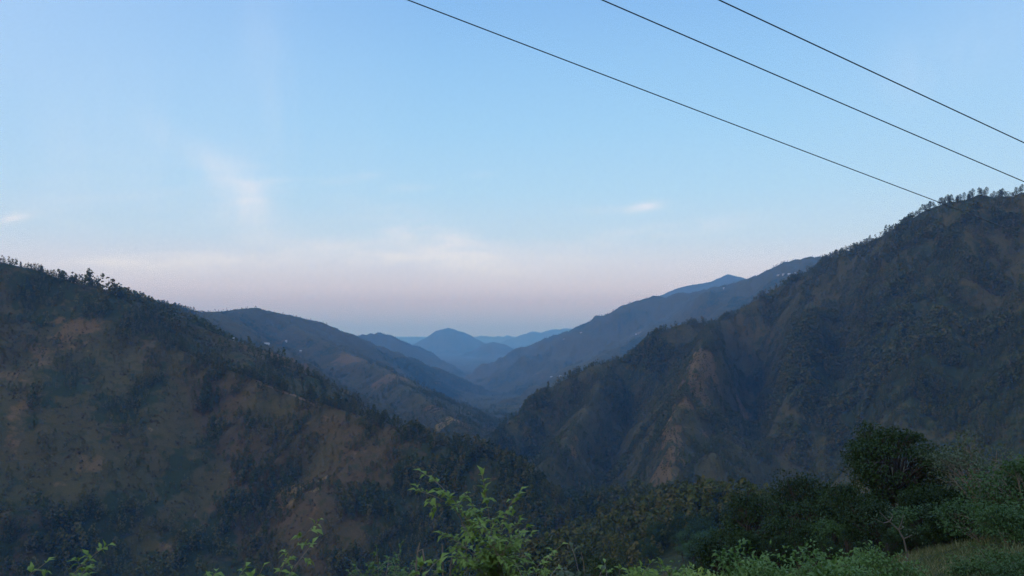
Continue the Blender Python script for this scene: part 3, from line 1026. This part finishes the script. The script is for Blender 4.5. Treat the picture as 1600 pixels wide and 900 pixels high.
def broadleaf(seed, H, R, base, nclus, nleaf, leafL, spread=0.24, flat=0.6, stems=1, trunk_r=None, hollow=0.45):
    """returns (wood, leaves): a trunk, limbs to every leaf cluster, and the leaves themselves"""
    r = np.random.default_rng(seed)
    wood, leaf = Geo(), Geo()
    cz, hz = H * (base + (1 - base) * 0.5), H * (1 - base) * 0.5
    cs = []
    lob = r.uniform(0, 6.28, 3)
    while len(cs) < nclus:
        d = unit(r.normal(size=3))
        if d[2] < -0.75:
            continue
        rad = r.uniform(hollow, 1.0) ** 0.7
        a = math.atan2(d[1], d[0])
        k = 0.82 + 0.13 * math.sin(2 * a + lob[0]) + 0.1 * math.sin(3 * a + lob[1]) + r.normal(0, 0.06)
        cs.append((d[0] * R * rad * k, d[1] * R * rad * k, cz + d[2] * hz * rad * (0.9 + 0.1 * math.sin(4 * a + lob[2]))))
    cs = np.array(cs)
    cs[:, 2] = np.clip(cs[:, 2], 0.1 * H, H - spread * R * flat * 0.8)
    tr = trunk_r or H * 0.022
    forks = []
    for s_ in range(stems):
        a = r.uniform(0, 6.28)
        b0 = np.array([math.cos(a), math.sin(a), 0]) * (0.0 if stems == 1 else R * 0.12)
        top = b0 * (1 if stems == 1 else 3.0) + np.array([r.normal(0, 0.04) * H, r.normal(0, 0.04) * H, H * max(base, 0.12)])
        wood.add(*tube(bend(b0 - np.array([0, 0, 0.6]), top, r, 0.06, 7), np.linspace(tr * 1.25, tr * 0.75, 7), 7))
        forks.append(top)
    forks = np.array(forks)
    for c in cs:
        f = forks[np.argmin(np.linalg.norm(forks - c, axis=1))]
        path = bend(f, c, r, 0.16, 6)
        wood.add(*tube(path, np.linspace(tr * 0.55, tr * 0.09, 6), 5))
        m = int(nleaf * r.uniform(0.5, 1.4))
        sp = spread * R * r.uniform(0.7, 1.25)
        for q in range(4):
            e = c + r.normal(0, 1, 3) * sp * np.array([0.8, 0.8, 0.5 * flat])
            wood.add(*tube([path[3 + q % 2], (path[3] + e) / 2 + r.normal(0, 0.05, 3) * sp, e], [tr * 0.13, tr * 0.08, tr * 0.03], 3))
        off = r.normal(0, 1, (m, 3))
        off = off / (np.linalg.norm(off, axis=1, keepdims=True) + 1e-6) * (r.uniform(0, 1, (m, 1)) ** 0.5) * sp * 1.35
        off[:, 2] *= flat
        pos = c + off
        ax = off * 0.8 / sp + r.normal(0, 0.6, (m, 3)) + np.array([0, 0, -0.1])
        up = np.array([0, 0, 1.0]) + r.normal(0, 0.45, (m, 3))
        V, Q = leaves(pos, ax, up, r.uniform(0.6, 1.2, m) * leafL, leafL * r.uniform(0.38, 0.6, m))
        tn = np.clip(r.uniform(0.05, 0.45) + r.normal(0, 0.06, m), 0, 0.54)
        leaf.add(V, Q, np.repeat(tn, 5))
    return wood, leaf


def spot(px, py_top, D, drop=0.0):
    q = ray(px, py_top) * D
    return q[0], q[1], float(gz(q[0], q[1])) - drop, q[2]


def plant(name, cat, label, px, py_top, D, R, base, nclus, nleaf, leafL, mat, wmat, seed, group=None, parts=('trunk', 'crown'), Hmin=1.0, **kw):
    x_, y_, zb, zt = spot(px, py_top, D)
    H = max(zt - zb, Hmin)
    w_, l_ = broadleaf(seed, H, R, base, nclus, nleaf, leafL, **kw)
    e = empty(name, (x_, y_, zb))
    tag(e, label, cat, group)
    obj(parts[0], w_.mesh(name + '_wood', wmat, True), e)
    obj(parts[1], l_.mesh(name + '_leaves', mat), e)
    return e


G_T = 'dark trees in the hollow on the right'
plant('broadleaf_tree', 'tree', 'large round dark green tree standing tallest on the right', 1398, 664, 50, 4.8, 0.36, 84, 120, 0.23, M_DARKLEAF, M_DARKWOOD, 101, G_T, spread=0.155, flat=0.5, trunk_r=0.2)
plant('broadleaf_tree', 'tree', 'sparse spreading tree with thin pale leaves right of the large round tree', 1538, 672, 42, 3.4, 0.45, 46, 60, 0.2, M_PALELEAF, M_WOOD, 102, G_T, spread=0.2, flat=0.35, trunk_r=0.1)
plant('broadleaf_tree', 'tree', 'broad dark tree with a flat top left of the large round tree', 1268, 733, 75, 4.2, 0.38, 50, 120, 0.32, M_DARKLEAF, M_DARKWOOD, 103, G_T, flat=0.55)
plant('broadleaf_tree', 'tree', 'leftmost big dark tree of the hollow, before the bare brown cliff', 1183, 757, 82, 4.3, 0.35, 50, 120, 0.32, M_DARKLEAF, M_DARKWOOD, 104, G_T, flat=0.6)
plant('broadleaf_tree', 'tree', 'low dark rounded tree at the left end of the dark trees', 1140, 808, 70, 2.6, 0.2, 30, 110, 0.28, M_DARKLEAF, M_DARKWOOD, 105, G_T)
plant('broadleaf_tree', 'tree', 'very dark rounded tree tucked under the right side of the large round tree', 1462, 752, 44, 2.2, 0.2, 40, 130, 0.2, M_DARKLEAF, M_DARKWOOD, 106, G_T)
plant('broadleaf_tree', 'tree', 'thin dark tree with bare trunk close to the left of the large round tree', 1333, 748, 60, 2.5, 0.5, 28, 100, 0.24, M_DARKLEAF, M_DARKWOOD, 107, G_T, flat=0.5)
plant('broadleaf_tree', 'tree', 'small olive tree below the gap between the dark trees', 1305, 800, 46, 1.8, 0.25, 24, 110, 0.19, M_MIDLEAF, M_DARKWOOD, 108, G_T)
plant('broadleaf_tree', 'tree', 'dark tree in front of the broad flat-topped one', 1238, 790, 58, 2.6, 0.3, 34, 110, 0.25, M_DARKLEAF, M_DARKWOOD, 109, G_T)
plant('broadleaf_tree', 'tree', 'yellowish bushy tree below the large round tree', 1432, 785, 38, 1.5, 0.15, 24, 120, 0.17, M_MIDLEAF, M_DARKWOOD, 110, G_T)
plant('broadleaf_tree', 'tree', 'dark tree filling the space under the large round tree', 1372, 790, 42, 2.0, 0.2, 30, 120, 0.19, M_DARKLEAF, M_DARKWOOD, 111, G_T)
plant('broadleaf_tree', 'tree', 'fresh green leafy tree cut by the right edge', 1606, 715, 30, 2.2, 0.3, 48, 110, 0.17, M_MIDLEAF, M_WOOD, 112, G_T, flat=0.6)
plant('shrub', 'shrub', 'bright green bush on the shelf under the sparse pale tree', 1535, 783, 27, 1.7, 0.1, 40, 100, 0.14, M_MIDLEAF, M_WOOD, 113, None, ('stem', 'foliage'), stems=4, flat=0.55)
plant('shrub', 'shrub', 'bright green bush at the right edge above the dry grass', 1592, 792, 24, 1.3, 0.1, 30, 90, 0.13, M_MIDLEAF, M_WOOD, 114, None, ('stem', 'foliage'), stems=4)
plant('broadleaf_tree', 'tree', 'small dark tree behind the bright green bush', 1490, 790, 34, 1.5, 0.2, 24, 120, 0.17, M_DARKLEAF, M_DARKWOOD, 115, G_T)
plant('conifer', 'tree', 'small dark pointed tree rising behind the shrubs near the bottom centre', 946, 835, 17, 0.55, 0.05, 46, 120, 0.07, M_DARKLEAF, M_DARKWOOD, 116, None, spread=0.4)

r_ = np.random.default_rng(41)
fill = []
for s_ in range(3):
    w_, l_ = broadleaf(500 + s_, 6.0, 2.4, 0.2, 34, 110, 0.24, flat=0.65)
    fill.append((w_.mesh('filler_wood', M_DARKWOOD, True), l_.mesh('filler_leaves', M_DARKLEAF)))
for (px, py, D) in ((1120, 838, 60), (1165, 828, 55), (1205, 815, 60), (1215, 838, 42), (1260, 822, 46), (1290, 838, 38), (1330, 822, 42), (1345, 790, 52), (1350, 842, 34),
                    (1350, 762, 47), (1445, 752, 45), (1368, 778, 44), (1432, 774, 43), (1395, 800, 40), (1392, 832, 36), (1300, 765, 66), (1425, 820, 36), (1462, 815, 36), (1500, 760, 48), (1565, 745, 46), (1520, 735, 52), (1590, 760, 42), (1470, 790, 42)):
    x_, y_, zb, zt = spot(px, py, D)
    e = empty('broadleaf_tree', (x_, y_, zb), r_.uniform(0, 6.28), max(zt - zb, 1.2) / 6.0)
    tag(e, 'dark bushy tree crowded among the taller dark trees in the hollow on the right', 'tree', 'low dark trees crowded in the hollow')
    w_, l_ = fill[r_.integers(3)]
    obj('trunk', w_, e)
    obj('crown', l_, e)

# the leaning, half bare sapling among the dark trees
x_, y_, zb, zt = spot(1415, 868, 27)
e = empty('bare_sapling', (x_, y_, zb))
tag(e, 'thin leaning sapling with pale bare branches in front of the dark trees', 'sapling')
r_ = np.random.default_rng(5)
def rel(px, py, D=27):
    return at(px, py, D) - np.array([x_, y_, zb])
g, lf = Geo(), Geo()
main = [np.array([0.05, 0, -0.3]), rel(1418, 868), rel(1412, 842), rel(1404, 828), rel(1390, 815), rel(1374, 800)]
g.add(*tube(main, [0.035, 0.032, 0.028, 0.024, 0.015, 0.008], 6))
for (a, b, c) in (((1404, 828), (1408, 818), (1413, 806)), ((1404, 828), (1410, 822), (1418, 818)), ((1390, 815), (1384, 818), (1368, 812)), ((1390, 815), (1392, 806), (1400, 798)), ((1412, 842), (1420, 836), (1424, 826))):
    pp = [rel(*a), rel(*b) + r_.normal(0, .05, 3), rel(*c) + r_.normal(0, .15, 3)]
    g.add(*tube(pp, [0.022, 0.015, 0.006], 4))
    m = 16
    pos = pp[2] + r_.normal(0, 0.13, (m, 3))
    lf.add(*leaves(pos, r_.normal(0, 1, (m, 3)), np.array([0, 0, 1.0]) + r_.normal(0, .4, (m, 3)), 0.1, 0.05), 0.3)
obj('trunk', g.mesh('sapling_wood', plain('grey_bark', (0.12, 0.105, 0.085), 0.85, 0.1, 0.3, 8.0), True), e)
obj('foliage', lf.mesh('sapling_leaves', M_PALELEAF), e)

# trees of the low wooded spur on the valley floor
r_ = np.random.default_rng(31)
vpro = []
for s_ in range(4):
    w_, l_ = broadleaf(200 + s_, 9.0, 4.0, 0.25, 26, 60, 0.55, spread=0.3, flat=0.6)
    vpro.append((w_.mesh('valley_tree_wood', M_DARKWOOD, True), l_.mesh('valley_tree_leaves', M_MIDLEAF if s_ == 0 else M_DARKLEAF)))
nv = 0
cand = [(1000, 793), (1013, 800), (986, 808)] + [(r_.uniform(925, 1180), r_.uniform(795, 862)) for _ in range(85)] + [(r_.uniform(1010, 1120), r_.uniform(835, 885)) for _ in range(22)]
for (px, py) in cand:
    p = cast(px, py)
    if not (55 < math.hypot(p[0], p[1]) < 900):
        continue
    e = empty('broadleaf_tree', (p[0], p[1], p[2] - 0.4), r_.uniform(0, 6.28), r_.uniform(0.7, 1.25) * (1.2 if nv == 0 else (1 if p[1] > 200 else 0.6)))
    tag(e, 'green round-crowned tree on the low wooded spur deep in the valley', 'tree', 'trees of the low wooded spur')
    w_, l_ = vpro[r_.integers(4)]
    obj('trunk', w_, e)
    obj('crown', l_, e)
    nv += 1
print('DBG valley trees', nv)

# low shrubs along the bottom of the picture
SHR = [
    (1012, 866, 10.5, 0.55, M_BRIGHT, 'yellow-green shrub with long leaves just right of the small dark pointed tree'),
    (1062, 862, 11.0, 0.60, M_FRESH, 'green shrub beside the yellow-green one, below the low wooded spur'),
    (1104, 866, 9.5, 0.50, M_BRIGHT, 'light green shrub with a pale twig at the foot of the low dark rounded tree'),
    (1160, 853, 10.5, 0.60, M_FRESH, 'upright green shrub before the leftmost big dark tree'),
    (1208, 862, 9.5, 0.55, M_FRESH, 'rounded green shrub right of the upright one'),
    (1262, 851, 12.0, 0.85, M_FRESH, 'widest green shrub of the bottom row, below the broad flat-topped tree'),
    (1330, 868, 11.0, 0.70, M_FRESH, 'low leafy green shrub below the thin dark tree with bare trunk'),
    (1372, 860, 15.0, 0.70, M_FRESH, 'green shrub at the left end of the dry grass shelf'),
    (1300, 880, 8.0, 0.5, M_FRESH, 'dark green shrub touching the bottom edge left of the dry grass'),
    (1240, 884, 8.0, 0.5, M_FRESH, 'green shrub touching the bottom edge under the widest shrub'),
    (1120, 886, 8.0, 0.45, M_FRESH, 'small green shrub touching the bottom edge between light green and upright shrubs'),
]
for i, (px, py, D, R, mat, lab) in enumerate(SHR):
    plant('shrub', 'shrub', lab, px, py, D, R, 0.3, 34, 80, 0.085 if mat is M_FRESH else 0.095, mat, M_WOOD, 300 + i, 'shrubs along the bottom of the picture', ('stem', 'foliage'), stems=5, flat=0.8, spread=0.3, trunk_r=0.018)
for i, (px, py, D, R, lab) in enumerate([
        (1575, 862, 17, 0.9, 'low green creeper patch on the dry grass at the right edge'),
        (1535, 878, 15, 0.8, 'low dark green patch of weeds in the bottom right corner'),
        (1598, 880, 14, 0.7, 'low green weeds in the very corner at bottom right')]):
    plant('weed_patch', 'weeds', lab, px, py, D, R, 0.1, 26, 80, 0.07, M_MIDLEAF, M_WOOD, 340 + i, None, ('stem', 'foliage'), Hmin=0.35, stems=5, flat=0.5, trunk_r=0.01)

# dry grass on the shelf
r_ = np.random.default_rng(8)
N = 60000
gx, gy = r_.uniform(3, 30, N), r_.uniform(6, 40, N)
kk = gkey(gx, gy) == KEYS.index('near')
pj = project(gx, gy, gz(gx, gy))
kk &= (pj[0] > 1150) & (pj[0] < 1680) & (pj[1] < 960)
kk &= visible(gx, gy, gz(gx, gy) + 0.6)
gx, gy = gx[kk], gy[kk]
m = len(gx)
gzz = gz(gx, gy)
hh = r_.uniform(0.12, 0.42, m) * (0.7 + 0.6 * np.clip(fbm(gx / 2, gy / 2, 3, 500) + 0.5, 0, 1))
a = r_.uniform(0, 6.28, m)
ax = np.stack([np.cos(a) * 0.5, np.sin(a) * 0.5, np.ones(m)], 1)
V, Q = leaves(np.stack([gx, gy, gzz - 0.03], 1), ax, r_.normal(0, 1, (m, 3)), hh, 0.022, 0.1, 0.35)
tint = np.clip(0.3 + 0.6 * fbm(gx / 1.8, gy / 1.8, 3, 501) + r_.normal(0, 0.15, m), 0, 0.99)
M_GRASS = leaf_mat('dry_grass', [(0.0, (0.0408, 0.0819, 0.0202, 1)), (0.4, (0.0775, 0.1059, 0.0324, 1)), (0.6, (0.1346, 0.1348, 0.0576, 1)), (1.0, (0.1958, 0.1925, 0.0900, 1))], 0.8, 0.2, 0.3)
g = Geo()
g.add(V, Q, np.repeat(tint, 5))
tag(obj('grass', g.mesh('grass', M_GRASS)), 'dry pale grass mixed with green on the near shelf', 'grass', None, 'stuff')


# ------------------------------------------------------------------ twigs and young shoots close to the viewpoint
def shoot(name, cat, label, D, stems, leafL, gap, seed, mat=None, side_len=0.12, thick=0.006, pair=True, dj=0.12, lead=0.25, group=None, droop=0.35):
    r = np.random.default_rng(seed)
    mat = mat or M_BRIGHT
    low = np.mean([s_[0][0] for s_ in stems])
    root = at(low, 905, D)
    root[2] = float(gz(root[0], root[1])) - 0.05
    e = empty(name, root)
    tag(e, label, cat, group)
    wood, leaf = Geo(), Geo()
    for si, s_ in enumerate(stems):
        d0 = r.normal(0, dj)
        P3 = [at(px, py, D + d0 * (i / max(1, len(s_) - 1))) for i, (px, py) in enumerate(s_)]
        pts = np.array([root + r.normal(0, 0.02, 3) * [1, 1, 0], root * 0.45 + P3[0] * 0.55 + r.normal(0, 0.03, 3)] + P3) - root
        seg = np.concatenate([[0], np.cumsum(np.linalg.norm(np.diff(pts, axis=0), axis=1))])
        n_ = max(10, int(seg[-1] / 0.05))
        tt = np.linspace(0, seg[-1], n_)
        S = np.stack([np.interp(tt, seg, pts[:, a]) for a in range(3)], 1)
        for _ in range(3):
            S[1:-1] = (S[:-2] + S[1:-1] * 2 + S[2:]) / 4
        wood.add(*tube(S, np.linspace(thick, thick * 0.25, n_), 5))
        T = unit(np.gradient(S, axis=0))
        start = seg[2] - lead
        at_ = start + r.uniform(0, gap)
        side = 1
        while at_ < seg[-1]:
            f = at_ / seg[-1]
            p = np.array([np.interp(at_, tt, S[:, a]) for a in range(3)])
            t_ = T[min(int(f * n_), n_ - 1)]
            h = unit(np.cross(t_, [0, 0, 1.0]) * 1.0 + r.normal(0, 0.5, 3))
            tip = (at_ - start) / (seg[-1] - start)
            if side_len > 0 and tip < 0.9:
                L = side_len * r.uniform(0.5, 1.25) * (1.1 - 0.7 * tip)
                dirn = unit(h * side * 0.9 + t_ * 0.55 + np.array([0, 0, 0.12]))
                mm = max(3, int(L / (leafL * 0.5)))
                q = np.linspace(0, 1, mm + 1)[:, None]
                tw = p + dirn * L * q - np.array([0, 0, 1]) * L * 0.18 * q * q
                wood.add(*tube(tw, np.linspace(thick * 0.3, thick * 0.15, mm + 1), 3))
                for j in range(1, mm + 1):
                    for s2 in (-1, 1):
                        ax = unit(dirn * 0.7 + np.cross(dirn, [0, 0, 1.0]) * s2 * 0.8 + r.normal(0, 0.25, 3) + np.array([0, 0, -0.15]))
                        V, Q = leaves([tw[j]], [ax], [np.array([0, 0, 1.0]) + r.normal(0, 0.3, 3)], leafL * r.uniform(0.6, 1.15), leafL * r.uniform(0.36, 0.5), 0.22, droop)
                        leaf.add(V, Q, float(np.clip(r.uniform(0.05, 0.4) + 0.14 * tip, 0, 0.54)))
            else:
                for s2 in ((-1, 1) if pair else (side,)):
                    ax = unit(h * s2 * 0.8 + t_ * 0.7 + r.normal(0, 0.2, 3))
                    V, Q = leaves([p], [ax], [np.array([0, 0, 1.0]) + r.normal(0, 0.3, 3)], leafL * r.uniform(0.7, 1.25), leafL * r.uniform(0.4, 0.55), 0.22, droop)
                    leaf.add(V, Q, float(np.clip(r.uniform(0.1, 0.5), 0, 0.54)))
            side = -side
            at_ += gap * r.uniform(0.7, 1.3)
        V, Q = leaves([S[-1]], [T[-1] + r.normal(0, 0.15, 3)], [[0.1, -0.2, 1.0]], leafL * 1.1, leafL * 0.5, 0.22, droop)
        leaf.add(V, Q, 0.45)
    obj('stem', wood.mesh(name + '_wood', M_WOOD, True), e)
    obj('foliage', leaf.mesh(name + '_leaves', mat), e)
    return e


shoot('sapling', 'sapling', 'tall fresh green sapling with fine leaves rising at the bottom centre', 3.6, [
    [(786, 905), (775, 880), (758, 855), (742, 833), (722, 800), (705, 775), (683, 750), (660, 738)],
    [(790, 905), (782, 880), (771, 850), (765, 815), (761, 783), (757, 760), (753, 740)],
    [(780, 900), (776, 860), (781, 830), (788, 810), (796, 785), (801, 771), (812, 769)],
    [(772, 905), (752, 880), (735, 860), (715, 842), (690, 835)],
    [(725, 805), (705, 788), (690, 778), (672, 769), (652, 767)],
    [(795, 905), (800, 880), (806, 860), (815, 845), (828, 836)],
    [(785, 905), (783, 880), (790, 850), (800, 826), (812, 812)],
    [(765, 905), (748, 885), (730, 878), (716, 866)],
    [(771, 850), (750, 825), (742, 800), (737, 786)],
    [(778, 905), (760, 885), (745, 868), (738, 858)], [(785, 905), (790, 885), (800, 872), (822, 868)], [(783, 895), (778, 872), (768, 838), (748, 815)],
    [(775, 890), (788, 850), (806, 838), (822, 825)]],
    0.042, 0.034, 71, None, 0.135, 0.0055)
shoot('leafy_shoot', 'shoot', 'leafy green shoot with a bright pale tip left of the sapling', 3.2, [
    [(430, 905), (440, 885), (455, 862), (472, 840), (484, 826), (497, 815)],
    [(395, 905), (402, 892), (410, 888)], [(440, 905), (455, 893), (470, 872), (488, 850)]],
    0.037, 0.05, 72, None, 0.06, 0.005, lead=0.05)
shoot('leafy_shoot', 'shoot', 'single leafy twig with a pointed tip low on the left', 3.0, [
    [(100, 908), (118, 893), (135, 876), (150, 862), (168, 853)], [(118, 905), (130, 893), (142, 884)]],
    0.035, 0.045, 73, None, 0.045, 0.0045, lead=0.03)
shoot('leafy_shoot', 'shoot', 'short leafy twig in the bottom left corner', 3.0, [
    [(30, 908), (42, 897), (55, 887), (72, 879)], [(30, 910), (40, 900), (50, 893)]],
    0.035, 0.045, 74, None, 0.04, 0.0045, lead=0.02)
shoot('leafy_shoot', 'shoot', 'lone upright leaf pair at the bottom edge left of the bright-tipped shoot', 3.0, [
    [(325, 912), (332, 900), (338, 893)], [(362, 912), (372, 898), (384, 886)]], 0.04, 0.05, 75, None, 0.0, 0.004, lead=0.0)
shoot('feathery_shrub', 'shrub', 'soft feathery green shrub left of the sapling', 4.6, [
    [(590, 908), (592, 885), (590, 868), (588, 856)], [(612, 908), (618, 885), (624, 865), (627, 851)], [(575, 908), (568, 895), (556, 886)],
    [(635, 908), (640, 890), (645, 878)], [(600, 908), (606, 890), (607, 872)], [(560, 908), (552, 900), (545, 894)]],
    0.032, 0.028, 76, M_FRESH, 0.11, 0.005, lead=0.25)
shoot('leafy_shoot', 'shoot', 'light green broad-leaved shoot between the feathery shrub and the dry stalks', 3.4, [
    [(655, 908), (662, 893), (672, 880), (688, 873)], [(650, 908), (655, 890), (660, 884)], [(665, 908), (676, 895), (686, 884)]],
    0.05, 0.05, 77, None, 0.05, 0.005, lead=0.08)
shoot('leafy_shoot', 'shoot', 'arching leafy shoot just right of the sapling', 3.4, [
    [(835, 908), (845, 885), (858, 866), (876, 853)], [(840, 908), (835, 890), (838, 876), (850, 872)], [(820, 908), (815, 890), (805, 880)], [(850, 908), (862, 893), (872, 886)]],
    0.034, 0.05, 78, None, 0.07, 0.005, lead=0.15)
shoot('leafy_shoot', 'shoot', 'pale budding shoot between the arching shoot and the dark pointed tree', 3.3, [
    [(905, 908), (908, 885), (900, 868), (894, 857)], [(912, 908), (918, 890), (916, 873), (908, 862)], [(890, 908), (886, 896), (878, 890)], [(925, 908), (934, 900), (940, 893)]],
    0.036, 0.05, 79, M_PALELEAF, 0.05, 0.005, lead=0.12)
shoot('leafy_shoot', 'shoot', 'yellow-green leafy shoot at the bottom edge right of the dark pointed tree', 4.0, [
    [(950, 910), (948, 893), (945, 880)], [(965, 910), (970, 895), (968, 889)], [(1000, 910), (1004, 893), (1016, 880)], [(1040, 910), (1040, 892), (1030, 876)],
    [(1060, 910), (1068, 893), (1080, 884)]], 0.036, 0.05, 80, None, 0.06, 0.005, lead=0.1)

for i, (lab, st) in enumerate([
        ('dry grey stalk with a bent forked top beside the light green shoot', [[(655, 912), (650, 885), (653, 862), (656, 848)], [(653, 862), (660, 858), (664, 880)]]),
        ('straight thin dry stalk, middle of the three left of the sapling', [[(693, 912), (692, 880), (691, 850)]]),
        ('short dry stalk nearest to the sapling', [[(704, 912), (704, 885), (708, 862)]])]):
    root = at(st[0][0][0], 905, 3.5)
    root[2] = float(gz(root[0], root[1]))
    g = Geo()
    for j, s_ in enumerate(st):
        P3 = np.array([at(px, py, 3.5) for px, py in s_]) - root
        if j == 0:
            P3 = np.concatenate([[[0, 0, -0.05]], P3])
        g.add(*tube(P3, np.linspace(0.006, 0.0025, len(P3)), 5))
    o = obj('dry_stalk', g.mesh('dry_stalk', M_WOOD, True), None, root)
    tag(o, lab, 'dry stalk', 'dry stalks beside the sapling')
